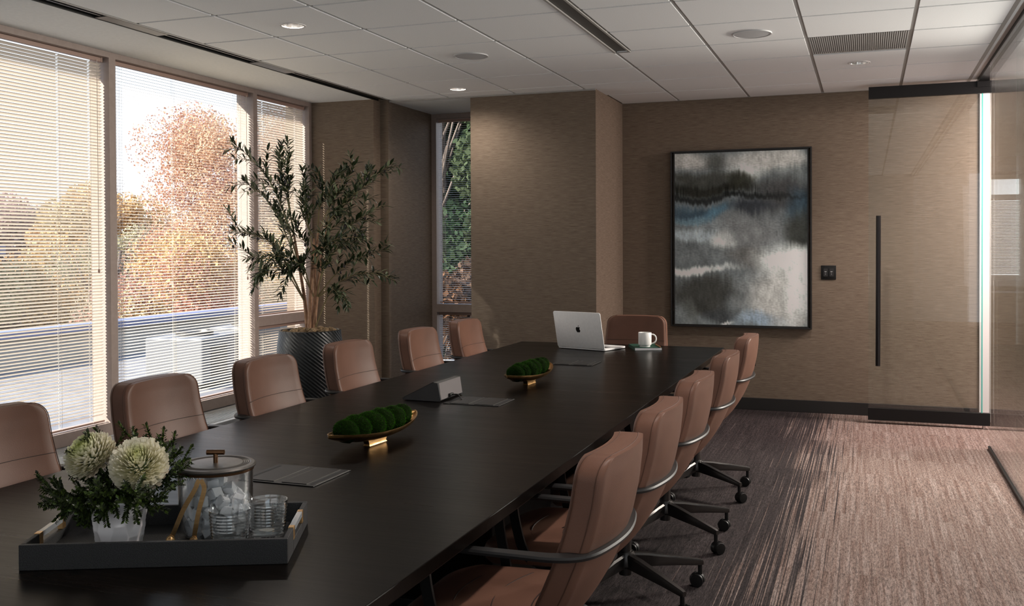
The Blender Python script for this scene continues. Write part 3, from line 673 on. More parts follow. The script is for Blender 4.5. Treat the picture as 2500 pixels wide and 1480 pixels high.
def make_chair():
    t = thing('office_chair', '', 'chair')
    bm = BM(); zs = [0.425 + (ZT - CR - 0.425) * i / 18 for i in range(19)] + [ZT - CR + CR * sin(pi / 2 * k / 8) for k in range(1, 8)]
    rings = [back_ring(0.425, 0.012, 0.418)] + [back_ring(z) for z in zs] + [back_ring(ZT - 0.0004, 0.004, ZT - 0.0015), back_ring(ZT - 0.0004, 0.012, ZT + 0.001), back_ring(ZT - 0.0004, 0.024, ZT + 0.002)]
    loft(bm, rings); bk = obj('backrest', bm, M['leather'], t, 50)
    bm = BM(); tube(bm, perimeter(0.014), 0.0015, 6); tube(bm, perimeter(0.066), 0.0015, 6); obj('piping', bm, M['thread'], bk, 'all')
    bm = BM(); tube(bm, [(outer_x(0.745, y) - 0.0822, y, 0.745) for y in [-0.215 + 0.430 * i / 14 for i in range(15)]], 0.0014, 5); obj('seam', bm, M['seam'], bk, 'all')
    # seat cushion
    bm = BM(); rings = []
    def seat_ring(z, ins):
        pts = []; a0, b0, r = 0.215 - ins, 0.235 - ins, 0.085
        for cx, cy, a in ((a0 - r, b0 - r, 0), (-a0 + r, b0 - r, 90), (-a0 + r, -b0 + r, 180), (a0 - r, -b0 + r, 270)):
            for k in range(7):
                q = R(a + 15 * k); x = cx + r * cos(q) - 0.02; y = cy + r * sin(q); x = x - 0.035
                pts.append((x, y, z - 0.02 * sst(-0.1, -0.27, x) + 0.012 * (y / 0.245) ** 2))
        return pts
    rings = [seat_ring(0.40, 0.04), seat_ring(0.405, 0.015), seat_ring(0.42, 0.003), seat_ring(0.45, 0.0), seat_ring(0.468, 0.006), seat_ring(0.478, 0.02), seat_ring(0.484, 0.05), seat_ring(0.486, 0.11)]
    loft(bm, rings); st_ = obj('seat', bm, M['leather'], t, 60)
    bm = BM()
    for x0 in (-0.14, -0.03, 0.08):
        tube(bm, [(x0 + 0.06 * (y / 0.2) ** 2, y, 0.4862 + 0.008 * (y / 0.245) ** 2 - 0.02 * sst(-0.1, -0.27, x0) - 0.004 * (abs(y) > 0.17)) for y in [-0.19 + 0.38 * i / 12 for i in range(13)]], 0.0022, 5)
    obj('seam', bm, M['seam'], st_, 'all')
    # flat arm loop running round behind the back
    half = [(-0.15, 0.268, 0.026), (0.0, 0.270, 0.034), (0.12, 0.268, 0.038), (0.215, 0.262, 0.044), (0.272, 0.222, 0.050), (0.298, 0.125, 0.056), (0.308, 0.0, 0.060)]
    path = [(x, -y, w_) for x, y, w_ in half] + [(x, y, w_) for x, y, w_ in half[-2::-1]]
    sm = smooth_path([(x, y, 0.0) for x, y, w_ in path], 5); ws = smooth_path([(w_, 0, 0) for x, y, w_ in path], 5)
    bm = BM(); rings = []
    for i, p in enumerate(sm):
        tg = (sm[min(i + 1, len(sm) - 1)] - sm[max(i - 1, 0)]).normalized(); s = V((tg.y, -tg.x, 0)); a = ws[i].x / 2; z0 = 0.684
        prof = [(a, 0.001), (a - 0.003, 0.0065), (-a + 0.003, 0.0065), (-a, 0.001), (-a + 0.002, -0.006), (a - 0.002, -0.006)]
        rings.append([(p.x + s.x * u, p.y + s.y * u, z0 + k) for u, k in prof])
    loft(bm, rings); ar = obj('arm_loop', bm, M['armblack'], t, 40)
    for s in (-1, 1):
        bm = BM(); strip(bm, smooth_path([(-0.135, s * 0.266, 0.682), (-0.128, s * 0.264, 0.58), (-0.10, s * 0.25, 0.46), (-0.07, s * 0.18, 0.405), (-0.05, s * 0.08, 0.392)], 4), 0.030, 0.010, (0, s, 0.01)); obj('arm_post', bm, M['black'], ar, 40)
    bm = BM(); box(bm, -0.12, 0.12, -0.09, 0.09, 0.352, 0.402, 0.01); box(bm, 0.06, 0.135, -0.05, 0.05, 0.375, 0.412, 0.008); obj('mechanism', bm, M['black'], t, 40)
    bm = BM(); tube(bm, [(0.02, 0.08, 0.375), (0.02, 0.20, 0.372)], 0.005, 8); tube(bm, [(0.02, 0.195, 0.372), (0.02, 0.23, 0.372)], 0.009, 10); obj('lever', bm, M['black'], t, 40)
    bm = BM(); lathe(bm, [(0.016, 0.20), (0.016, 0.36)], 20); lathe(bm, [(0.026, 0.085), (0.026, 0.27)], 20, cap0=True, cap1=True); obj('gas_column', bm, M['bronze'], t, 40)
    bm = BM(); lathe(bm, [(0.03, 0.115), (0.042, 0.125), (0.042, 0.165), (0.034, 0.182), (0.02, 0.186)], 24, cap0=True, cap1=True); obj('base_hub', bm, M['bronze'], t, 40)
    for k in range(5):
        a = R(36 + 72 * k); d = V((cos(a), sin(a), 0)); s = V((-sin(a), cos(a), 0)); bm = BM(); rings = []
        for q, hw, zt_, zb in ((0.02, 0.020, 0.176, 0.118), (0.10, 0.018, 0.166, 0.112), (0.22, 0.015, 0.142, 0.104), (0.335, 0.0125, 0.118, 0.093), (0.350, 0.010, 0.113, 0.094)):
            p = d * q; rings.append([p + s * hw * 0.65 + V((0, 0, zt_)), p + s * hw + V((0, 0, zt_ - 0.008)), p + s * hw * 0.8 + V((0, 0, zb)), p - s * hw * 0.8 + V((0, 0, zb)), p - s * hw + V((0, 0, zt_ - 0.008)), p - s * hw * 0.65 + V((0, 0, zt_))])
        loft(bm, rings); lg = obj('leg', bm, M['bronze'], t, 40)
        bm = BM(); p = d * 0.338; tube(bm, [p + V((0, 0, 0.095)), p + V((0, 0, 0.05))], 0.009, 10); ax = Matrix.Rotation(a + 0.9 - 0.25 * k, 3, 'Z') @ V((1, 0, 0)); fwd = Matrix.Rotation(pi / 2, 3, 'Z') @ ax; c = p + fwd * 0.012 + V((0, 0, 0.0285))
        for w0 in (-1, 1):
            rg = []
            for off, rr in ((0.004, 0.018), (0.004, 0.027), (0.007, 0.0285), (0.018, 0.0285), (0.022, 0.026), (0.023, 0.016)):
                rg.append([c + ax * (off * w0) + (fwd * cos(2 * pi * i / 22) + V((0, 0, 1)) * sin(2 * pi * i / 22)) * rr for i in range(22)])
            loft(bm, rg)
        hood = []
        for i in range(13):
            q = -0.2 + (pi + 0.4) * i / 12; hood.append(c + (fwd * cos(q) + V((0, 0, 1)) * sin(q)) * 0.0305)
        strip(bm, hood, 0.018, 0.002, ax.cross(V((0, 0, 1))) + V((0, 0, 0.3)))
        obj('caster', bm, M['black'], lg, 40)
    return t
chair = make_chair()
RC = [(-0.925, 2.51, 0.00), (-0.935, 3.19, 0.01), (-0.94, 3.93, -0.01), (-0.94, 4.775, 0.01), (-0.948, 5.74, 0.0)]
RL = ['brown leather chair nearest the camera on the aisle side of the table', 'second aisle-side brown leather chair from the camera', 'third aisle-side brown leather chair, the middle one of its row of five', 'fourth aisle-side brown leather chair from the camera', 'farthest aisle-side brown leather chair, in front of the back wall']
LC = [(-2.375, 2.37, 0.0), (-2.375, 3.16, 0.0), (-2.375, 3.915, 0.0), (-2.375, 4.695, 0.0), (-2.375, 5.575, 0.0), (-2.375, 6.34, 0.0)]
LL = ['window-side brown leather chair cut off by the left edge of the photo', 'window-side brown leather chair behind the white flowers', 'window-side brown leather chair in front of the wide window, left of the planter', 'window-side brown leather chair overlapping the black planter', 'window-side brown leather chair in front of the recess wall, second from the far end', 'window-side brown leather chair in front of the low recess window, last in its row']
first = True
for (x, y, a), lab in zip(RC, RL):
    if first: chair.location = (x, y, 0); chair.rotation_euler = (0, 0, a); chair['label'] = lab; chair['group'] = 'chairs around the conference table'; first = False
    else: dup(chair, (x, y, 0), a, lab)
for (x, y, a), lab in zip(LC, LL): dup(chair, (x, y, 0), pi + a, lab)
dup(chair, (-1.60, 6.80, 0), pi / 2, 'brown leather chair at the head of the table, behind the white mug')

# ---------------------------------------------------------------- tray and what stands in it
TA = R(24.0); TO = V((-1.728, 1.615, TZ))
def tw(u, v, z=0.0): return V((TO.x + u * cos(TA) - v * sin(TA), TO.y + u * sin(TA) + v * cos(TA), TO.z + z))
TL, TD, TH = 0.575, 0.318, 0.056
t = thing('serving_tray', 'grey textured rectangular tray with clear handles on the near end of the table', 'tray', TO, TA)
bm = BM(); box(bm, 0.004, TL - 0.004, 0.004, TD - 0.004, 0.0, 0.008); obj('base', bm, M['shagreen'], t)
bm = BM(); tk = 0.011
def wall_taper(b, p0, p1, q0, q1, z0, z1):
    loft(b, [[(*p0, z0), (*p1, z0), (*q1, z0), (*q0, z0)], [(*p0, z1), (*p1, z1), (*q1, z1), (*q0, z1)]])
box(bm, 0, TL, 0, tk, 0, TH, 0.0012, 1); box(bm, 0, TL, TD - tk, TD, 0, TH, 0.0012, 1)
hn0, hn1 = 0.085, 0.235      # handle notch in each end
for x0 in (0.0, TL - tk):
    box(bm, x0, x0 + tk, tk, hn0, 0, TH, 0.0012, 1); box(bm, x0, x0 + tk, hn1, TD - tk, 0, TH, 0.0012, 1); box(bm, x0, x0 + tk, hn0, hn1, 0, 0.028, 0.0012, 1)
obj('rim', bm, M['shagreen'], t)
for x0 in (0.0, TL - tk):
    bm = BM(); box(bm, x0 - 0.0008, x0 + tk + 0.0008, hn0 + 0.016, hn1 - 0.016, 0.044, TH + 0.001, 0.001); h = obj('handle', bm, M['acrylic'], t)
    for y0 in (hn0 - 0.001, hn1 - 0.018):
        bm = BM(); box(bm, x0 - 0.001, x0 + tk + 0.001, y0, y0 + 0.019, 0.028, TH + 0.0015, 0.001); obj('bracket', bm, M['brass'], h)

# vase with carved facets
VP = tw(0.170, 0.135, 0.0085)
t = thing('flower_vase', 'white tapered ceramic vase with carved facets, holding the flowers', 'vase', VP, 0.3)
bm = BM(); n_ = 132; rings = []
def vase_r(a, z):
    base = 0.049 + 0.018 * (z / 0.13); n_c = 11; best = 9.0
    u = a / (2 * pi) * n_c
    for c_ in (math.floor(u) - 1, math.floor(u), math.floor(u) + 1, math.floor(u) + 2):
        offs = 0.5 * (c_ % 2) + 0.13 * sin(c_ * 5.1); zz = z / 0.052 - offs; r_ = round(zz)
        for rr in (r_ - 1, r_, r_ + 1): best = min(best, ((u - c_) / 0.62) ** 2 + ((zz - rr) / 0.62) ** 2)
    return base + 0.0055 * min(1.0, best) - 0.0035
for k in range(61):
    z = 0.13 * k / 60; rings.append([(vase_r(2 * pi * i / n_, z) * cos(2 * pi * i / n_), vase_r(2 * pi * i / n_, z) * sin(2 * pi * i / n_), z) for i in range(n_)])
for r_, z in ((0.0605, 0.1305), (0.052, 0.09), (0.044, 0.03), (0.038, 0.012)): rings.append([(r_ * cos(2 * pi * i / n_), r_ * sin(2 * pi * i / n_), z) for i in range(n_)])
loft(bm, rings); obj('body', bm, M['ceramic'], t, 60)


def petal(bm, lay, base, d, up, ln, wd, curl, c0, c1):
    """one spoon-shaped petal growing along d and curling towards up"""
    d = d.normalized(); s = d.cross(up)
    s = s.normalized() if s.length > 1e-4 else d.orthogonal().normalized(); k = s.cross(d).normalized(); rows = []
    for i in range(5):
        q = i / 4; a = curl * q; p = base + d * (ln * sin(max(1e-3, a)) / max(1e-3, curl) if curl > 0.01 else ln * q) + k * (ln * (1 - cos(a)) / max(1e-3, curl))
        w_ = wd * (0.45 + 0.9 * q - 0.75 * q ** 3.2) * 0.5; rows.append((p - s * w_ + k * w_ * 0.5, p, p + s * w_ + k * w_ * 0.5, q))
    prev = None
    for a, b, c, q in rows:
        cur = [bm.verts.new(a), bm.verts.new(b), bm.verts.new(c)]
        if prev: paint(bm, lay, [bm.faces.new((prev[0], prev[1], cur[1], cur[0])), bm.faces.new((prev[1], prev[2], cur[2], cur[1]))], lerp3(c0, c1, q))
        prev = cur


def chrysanthemum(label, pos, axis, rad, green, stem_to):
    t = thing('chrysanthemum', label, 'flower', pos, 0, 'white flowers in the vase')
    ax = V(axis).normalized(); u = ax.orthogonal().normalized(); v = ax.cross(u)
    bm = BM(); lay = colour_layer(bm); NP = 430
    for i in range(NP):
        q = (i + 0.5) / NP; a = i * 2.39996 + random.uniform(-.12, .12); th = 0.05 + 2.0 * q ** 0.60
        dirv = ax * cos(th) + (u * cos(a) + v * sin(a)) * sin(th)
        sq_ = 1.0 - 0.22 * abs(cos(th)) ** 2                         # slightly flattened ball
        dip = 0.16 * math.exp(-(th / 0.42) ** 2) if green else 0.05 * math.exp(-(th / 0.3) ** 2)
        rt = rad * (sq_ - dip) * random.uniform(0.93, 1.05); ln = rt * (0.42 + 0.12 * q); base = dirv * (rt - ln)
        d0 = (dirv + (u * random.uniform(-1, 1) + v * random.uniform(-1, 1)) * 0.10 - ax * 0.12 * q).normalized()
        gr = max(0.0, 1 - th / (1.15 if green else 0.75)); tipc = lerp3((0.95, 0.93, 0.86), (0.66, 0.70, 0.32) if green else (0.90, 0.91, 0.64), gr); rootc = lerp3((0.82, 0.80, 0.60), (0.40, 0.46, 0.15), gr)
        petal(bm, lay, base, d0, ax, ln * 1.12, rad * (0.12 + 0.16 * q), 0.35 + 0.55 * (0.3 + q), rootc, tipc)
    for i in range(34):
        a = i * 2 * pi / 34 + random.uniform(-.1, .1); dirv = (u * cos(a) + v * sin(a)) - ax * random.uniform(0.1, 0.75)
        petal(bm, lay, (u * cos(a) + v * sin(a)) * rad * 0.5 - ax * rad * 0.25, dirv, ax, rad * random.uniform(0.46, 0.62), rad * 0.22, random.uniform(0.4, 1.1), (0.68, 0.64, 0.5), (0.84, 0.78, 0.70))
    obj('petals', bm, M['petal'], t, 'keep')
    bm = BM(); lathe(bm, [(0.0, -rad * 0.3), (rad * 0.35, -rad * 0.22), (rad * 0.42, 0.0), (rad * 0.25, rad * 0.15), (0.0, rad * 0.2)], 14)
    bmesh.ops.transform(bm, matrix=ax.to_track_quat('Z', 'Y').to_matrix().to_4x4(), verts=bm.verts[:]); obj('calyx', bm, M['stem'], t, 'all')
    bm = BM(); e_ = V(stem_to) - V(pos); tube(bm, smooth_path([-ax * rad * 0.2, -ax * rad * 0.8 + e_ * 0.2, e_], 5), 0.0028, 6); obj('stem', bm, M['stem'], t, 'all')
VT = VP + V((0, 0, 0.03))
RT = V((cos(0.349), sin(0.349), 0)); FW = V((-sin(0.349), cos(0.349), 0))      # right and forward as seen from the door side
chrysanthemum('white chrysanthemum with a green centre, tilted towards the windows', VP + RT * -0.062 - FW * 0.005 + V((0, 0, 0.210)), -0.42 * RT - 0.45 * FW + V((0, 0, 0.72)), 0.058, True, VT - RT * 0.01)
chrysanthemum('fuller creamy chrysanthemum, the one nearer the ice bucket', VP + RT * 0.055 - FW * 0.02 + V((0, 0, 0.192)), 0.12 * RT - 0.62 * FW + V((0, 0, 0.7)), 0.064, False, VT + RT * 0.01)


def sprig_mesh(seed, ln):
    rnd = random.Random(seed); bl = BM(); lay = colour_layer(bl); bs = BM()
    def twig(p0, d, l, r, depth):
        d = d.normalized(); side = d.orthogonal().normalized(); pts = [p0]; p = p0.copy(); nseg = 6
        bend = V((rnd.uniform(-.5, .5), rnd.uniform(-.5, .5), rnd.uniform(-.25, .35)))
        for i in range(nseg): d = (d + bend * 0.10).normalized(); p = p + d * l / nseg; pts.append(p.copy())
        tube(bs, pts, [r * (1 - 0.6 * i / nseg) for i in range(nseg + 1)], 5)
        nl = int(l / 0.0036)
        for i in range(nl):
            q = (i + 0.5) / nl
            if q < (0.30 if depth == 0 else 0.1): continue
            x = q * nseg; k = min(int(x), nseg - 1); c = pts[k].lerp(pts[k + 1], x - k); tg = (pts[k + 1] - pts[k]).normalized()
            for s in range(3):
                a = i * 2.1 + s * 2.094 + rnd.uniform(-.3, .3); o1 = tg.orthogonal().normalized(); o2 = tg.cross(o1); out = (o1 * cos(a) + o2 * sin(a)); ld = (out * 0.9 + tg * rnd.uniform(0.3, 0.9)).normalized()
                L = rnd.uniform(0.0085, 0.0125); W = L * 0.60; sd = ld.cross(tg).normalized(); up = sd.cross(ld); g = rnd.uniform(0.75, 1.25)
                va = [bl.verts.new(c), bl.verts.new(c + ld * L * 0.5 + sd * W * .5 + up * 0.0008), bl.verts.new(c + ld * L + up * 0.0), bl.verts.new(c + ld * L * 0.5 - sd * W * .5 + up * 0.0008), bl.verts.new(c + ld * L * 0.5 - up * 0.0006)]
                tone = (0.12 * g, 0.165 * g, 0.042 * g) if rnd.random() > 0.4 else (0.24 * g, 0.31 * g, 0.10 * g)
                paint(bl, lay, [bl.faces.new((va[0], va[1], va[4])), bl.faces.new((va[1], va[2], va[4])), bl.faces.new((va[2], va[3], va[4])), bl.faces.new((va[3], va[0], va[4]))], tone)
        if depth == 0:
            for i in range(9):
                q = 0.25 + 0.08 * i; k = int(q * nseg); a = i * 2.4; o1 = d.orthogonal().normalized(); o2 = d.cross(o1)
                twig(pts[k], d * 0.8 + (o1 * cos(a) + o2 * sin(a)) * 0.8, l * 0.36, r * 0.6, 1)
    twig(V((0, 0, 0)), V((0, 0, 1)), ln, 0.0016, 0)
    return bl, bs
SPR = []
for sd, ln in ((3, 0.15), (11, 0.13), (23, 0.165)):
    bl, bs = sprig_mesh(sd, ln); ml = bpy.data.meshes.new('leaves'); bl.to_mesh(ml); ml.materials.append(M['leaf']); ms = bpy.data.meshes.new('stem'); bs.to_mesh(ms); ms.materials.append(M['stem']); SPR.append((ml, ms))
# direction of every sprig: right, forward, up, start height above the vase foot, mesh
SD = [(-1.0, -0.15, 0.20, .10, 0), (-0.85, 0.3, 0.75, .10, 1), (-0.75, -0.55, 0.02, .11, 1), (-0.25, -0.8, 0.02, .115, 1), (0.10, -0.85, -0.12, .13, 1), (0.55, -0.70, 0.0, .125, 0), (0.45, -0.55, 0.25, .11, 1),
      (0.95, 0.25, 0.75, .10, 2), (0.62, 0.55, 1.0, .10, 2), (1.0, -0.1, 0.40, .11, 2), (0.05, 0.55, 1.0, .10, 0), (-0.3, 0.6, 0.85, .10, 2), (0.0, -0.75, 0.35, .10, 1), (-0.55, -0.75, 0.05, .12, 1),
      (-0.6, 0.1, 1.0, .10, 2), (0.35, 0.3, 1.2, .10, 2), (0.8, 0.1, 0.85, .10, 2), (-0.95, -0.45, 0.35, .10, 0), (0.85, -0.45, 0.1, .11, 1), (-0.15, -0.7, -0.05, .12, 1)]
SLAB = ['leafy sprig reaching farthest towards the windows', 'leafy sprig rising behind the green-centred flower', 'short leafy sprig below the green-centred flower', 'leafy sprig hanging over the front of the vase, window side', 'leafy sprig drooping straight down the front of the vase', 'leafy sprig drooping over the vase towards the tumblers', 'short leafy sprig just below the creamy flower',
        'leafy sprig standing up behind the creamy flower, bucket side', 'tallest leafy sprig, standing up at the back of the bouquet', 'leafy sprig reaching to the lid of the ice bucket', 'leafy sprig upright between the two white flowers', 'leafy sprig leaning back behind the two flowers', 'leafy sprig between the two flowers at the front', 'leafy sprig drooping over the window-side shoulder of the vase',
        'leafy sprig standing behind the top of the green-centred flower', 'leafy sprig behind the top of the creamy flower', 'leafy sprig at the upper bucket-side edge of the bouquet', 'leafy sprig low on the window side, in front of the longest one', 'leafy sprig low on the bucket side, above the tumbler', 'short leafy sprig at the front rim of the vase, below the gap between the flowers']
for (a, b, c, z0, k), lab in zip(SD, SLAB):
    d = (RT * a + FW * b + V((0, 0, c))).normalized(); t = thing('leafy_sprig', lab, 'foliage', VP + (RT * a + FW * b) * 0.022 + V((0, 0, z0)), 0, 'green sprigs in the vase')
    t.rotation_euler = d.to_track_quat('Z', 'Y').to_euler()
    for nm, me in zip(('leaves', 'stem'), SPR[k]): o = bpy.data.objects.new(nm, me); C.objects.link(o); o.parent = t

# ice bucket
BP = tw(0.372, 0.212, 0.0085)
t = thing('ice_bucket', 'clear glass ice bucket with a grooved metal lid, full of ice', 'ice bucket', BP)
bm = BM(); lathe(bm, [(0.0, 0.0), (0.062, 0.0), (0.074, 0.006), (0.081, 0.02), (0.086, 0.09), (0.088, 0.158), (0.085, 0.158), (0.083, 0.08), (0.078, 0.022), (0.071, 0.009), (0.0, 0.006)], 56); obj('body', bm, M['ware'], t, 50)
bm = BM(); lathe(bm, [(0.0, 0.162), (0.089, 0.162), (0.094, 0.165), (0.095, 0.168), (0.091, 0.1715), (0.084, 0.1725)] + [(0.082 - 0.0022 * k, 0.1725 - 0.0012 * (k % 2)) for k in range(9)] + [(0.062, 0.1728), (0.0, 0.1732)], 64); ld = obj('lid', bm, noisy('lid_metal', (0.13, 0.12, 0.11), (0.16, 0.15, 0.14), (50, 50, 50), 0.4, 0.9), t, 30)
bm = BM(); lathe(bm, [(0.084, 0.157), (0.0895, 0.157), (0.0905, 0.163), (0.084, 0.163)], 56); obj('lid_band', bm, M['knob'], ld, 40)
bm = BM(); tube(bm, [(0, 0, 0.173), (0, 0, 0.196)], 0.0055, 14); kb = obj('knob_post', bm, M['knob'], ld, 40)
bm = BM(); p = RT * 0.021; tube(bm, [(-p.x, -p.y, 0.198), (p.x, p.y, 0.198)], 0.0062, 14); obj('knob_bar', bm, M['knob'], ld, 40)
ice_me = []
for sd in range(3):
    bm = BM(); rnd = random.Random(sd); box(bm, -0.0135, 0.0135, -0.0125, 0.0125, -0.0125, 0.0125, 0.003, 2)
    for v_ in bm.verts: v_.co += V((rnd.uniform(-1, 1), rnd.uniform(-1, 1), rnd.uniform(-1, 1))) * 0.0024
    me = bpy.data.meshes.new('ice_cube'); bm.to_mesh(me); me.materials.append(M['ice']); me.polygons.foreach_set('use_smooth', [True] * len(me.polygons)); me.set_sharp_from_angle(angle=R(35)); ice_me.append(me)
rnd = random.Random(5); pl = []
for z, ring in ((0.020, ((0.0, 1), (0.030, 5), (0.056, 9))), (0.042, ((0.0, 1), (0.032, 5), (0.060, 10))), (0.064, ((0.0, 1), (0.033, 5), (0.061, 10))), (0.086, ((0.0, 1), (0.030, 5), (0.056, 7))), (0.106, ((0.010, 1), (0.032, 4))), (0.124, ((0.012, 2),))):
    off = rnd.random() * 6
    for r_, n_i in ring:
        for i in range(n_i): pl.append((r_ * cos(off + 2 * pi * i / n_i), r_ * sin(off + 2 * pi * i / n_i), z + rnd.uniform(-0.003, 0.003)))
for i, p in enumerate(pl):
    o = bpy.data.objects.new('ice_cube', ice_me[i % 3]); C.objects.link(o); o.location = BP + V(p); o.rotation_euler = (rnd.uniform(-1, 1), rnd.uniform(-1, 1), rnd.uniform(0, 3))
    tag(o, 'clear ice cube heaped in the glass ice bucket', 'ice cube', 'ice cubes in the glass bucket')


def tumbler(label, pos):
    t = thing('glass_tumbler', label, 'glass', pos, 0, 'ribbed tumblers on the tray'); bm = BM()
    prof = [(0.0, 0.0), (0.036, 0.0), (0.040, 0.004)]; prof += [(0.0400 + 0.0062 * (k / 40) + (0.0, 0.0011, 0.0011, 0.0)[k % 4], 0.008 + 0.074 * k / 40) for k in range(41)]
    prof += [(0.0472, 0.0865), (0.0458, 0.0872), (0.0448, 0.0860), (0.0435, 0.05), (0.0385, 0.011), (0.0, 0.009)]
    lathe(bm, prof, 48); obj('wall', bm, M['ware'], t, 50)
tumbler('ribbed glass tumbler nearest the front edge of the tray', V((-1.387, 1.893, TZ + 0.0085)))
tumbler('ribbed glass tumbler beside the clear tray handle, behind the other tumbler', V((-1.350, 1.992, TZ + 0.0085)))

t = thing('ice_tongs', 'brass ice tongs with spoon tips leaning on the ice bucket', 'tongs', (-1.49, 1.862, TZ + 0.0085))
o0 = V((-1.49, 1.862, TZ + 0.0085)); top = V((-1.452, 1.872, 0.899)) - o0
for s, tip in ((0, V((-1.519, 1.852, TZ + 0.026)) - o0), (1, V((-1.466, 1.868, TZ + 0.024)) - o0)):
    off = RT * (0.0055 if s else -0.0055); pth = [top + off * 0.2 + V((0, 0, 0.002)), top + off - V((0, 0, 0.004)), top + off * 1.8 - V((0, 0, 0.016)) + (tip - top) * 0.04, tip.lerp(top, 0.5) + off * 0.8, tip.lerp(top, 0.12), tip]
    bm = BM(); strip(bm, smooth_path(pth, 6), 0.0105, 0.0018, -FW); ar = obj('arm', bm, M['brass'], t, 40)
    bm = BM(); lathe(bm, [(0.002, 0.0035), (0.007, 0.0018), (0.0095, -0.002), (0.0105, 0.003), (0.0098, 0.0032), (0.0088, 0.0), (0.0065, 0.0032), (0.0, 0.0046)], 20)
    bmesh.ops.transform(bm, matrix=Matrix.Translation(tip - V((0, 0, 0.006)) - FW * 0.004) @ (-FW * 0.9 + RT * (0.45 if not s else -0.1) + V((0, 0, 0.25))).to_track_quat('Z', 'Y').to_matrix().to_4x4() @ Matrix.Diagonal((1.0, 1.25, 1.0, 1.0)), verts=bm.verts[:]); obj('spoon', bm, M['brass'], ar, 'all')

# ---------------------------------------------------------------- gold boat bowls with moss
def moss_mesh(seed):
    rnd = random.Random(seed); bm = BM(); lay = colour_layer(bm)
    bmesh.ops.create_icosphere(bm, subdivisions=4, radius=1.0)
    for v_ in bm.verts: v_.co *= 1 + 0.06 * noise.noise(v_.co * 4 + V((seed, 0, 0))) + 0.03 * noise.noise(v_.co * 14)
    paint(bm, lay, bm.faces[:], (0.050, 0.105, 0.012)); base = [(f.calc_center_median(), f.normal.copy()) for f in bm.faces]
    for p, nn in base:
        if p.z < -0.45: continue
        for q in range(2):
            d = (nn + V((rnd.uniform(-1, 1), rnd.uniform(-1, 1), rnd.uniform(-.6, 1))) * 0.75).normalized(); c = p + V((rnd.uniform(-1, 1), rnd.uniform(-1, 1), rnd.uniform(-1, 1))) * 0.03; s = d.orthogonal().normalized() * 0.016; L = rnd.uniform(0.05, 0.12); g = rnd.uniform(0.6, 1.5)
            paint(bm, lay, [bm.faces.new([bm.verts.new(c - s), bm.verts.new(c + s), bm.verts.new(c + d * L)])], (0.13 * g, 0.27 * g, 0.028 * g))
    me = bpy.data.meshes.new('moss_ball'); bm.to_mesh(me); me.materials.append(M['moss']); return me
MM = [moss_mesh(k) for k in (1, 2, 3)]
def boat(label, pos, rz, L, group, names):
    t = thing('boat_bowl', label, 'bowl', pos, rz, 'gold boat bowls on the table'); bm = BM(); hl = L / 2
    def sect(s, ins):
        """cross-section at s in -1..1 along local Y; ins shrinks it for the inner skin"""
        a = abs(s); w_ = 0.086 * (1 - a ** 2.1) ** 0.75 - ins * 0.8; w_ = max(w_, 0.0012); rim = 0.058 + 0.020 * a ** 2; keel = 0.019 + 0.046 * a ** 2.2 + ins
        keel = min(keel, rim - 0.003); return [(w_ * sin(pi * (k / 14 - 0.5)), s * (hl - ins), keel + (rim - keel) * (1 - cos(pi * (k / 14 - 0.5))) ** 0.85) for k in range(15)]
    ss = [-1 + 2 * i / 40 for i in range(41)]
    outer = [sect(s, 0.0) for s in ss]; inner = [sect(s, 0.004) for s in ss]
    loft(bm, [o_r + i_r[::-1] for o_r, i_r in zip(outer, inner)]); obj('shell', bm, M['gold'], t, 50)
    bm = BM(); loft(bm, [[(-0.014, -0.055, 0), (0.014, -0.055, 0), (0.014, 0.055, 0), (-0.014, 0.055, 0)], [(-0.011, -0.052, 0.006), (0.011, -0.052, 0.006), (0.011, 0.052, 0.006), (-0.011, 0.052, 0.006)], [(-0.012, -0.06, 0.022), (0.012, -0.06, 0.022), (0.012, 0.06, 0.022), (-0.012, 0.06, 0.022)]]); obj('foot', bm, M['gold'], t, 40)
    m = Matrix.Translation(pos) @ Matrix.Rotation(rz, 4, 'Z'); n_m = len(names)
    for i, lab in enumerate(names):
        s = (-0.66 + 1.30 * i / (n_m - 1)); r_ = 0.050 * (1 - 0.45 * abs(s) ** 2.2)
        o = bpy.data.objects.new('moss_ball', MM[i % 3]); C.objects.link(o); o.location = m @ V((0.004 * (-1) ** i, s * hl, 0.050 + r_ * 0.42 + 0.014 * s * s)); o.scale = (r_ * 1.12, r_ * 0.86, r_ * 0.98); o.rotation_euler = (0.25, 0, rz + 0.3 * i)
        tag(o, lab, 'moss', group)
ORD = ['nearest', 'second', 'third', 'fourth', 'fifth', 'sixth']
boat('gold boat-shaped bowl of moss nearer the tray', (-1.645, 3.09, TZ), -0.10, 0.55, 'moss balls in the near gold bowl', ['moss ball nearest the camera in the nearer gold bowl'] + ['%s moss ball from the near tip of the nearer gold bowl' % ORD[k] for k in range(1, 5)] + ['moss ball at the far tip of the nearer gold bowl'])
boat('gold boat-shaped bowl of moss in front of the laptop', (-1.612, 4.68, TZ), -0.05, 0.58, 'moss balls in the far gold bowl', ['moss ball nearest the camera in the farther gold bowl'] + ['%s moss ball from the near tip of the farther gold bowl' % ORD[k] for k in range(1, 5)] + ['moss ball at the far tip of the farther gold bowl'])

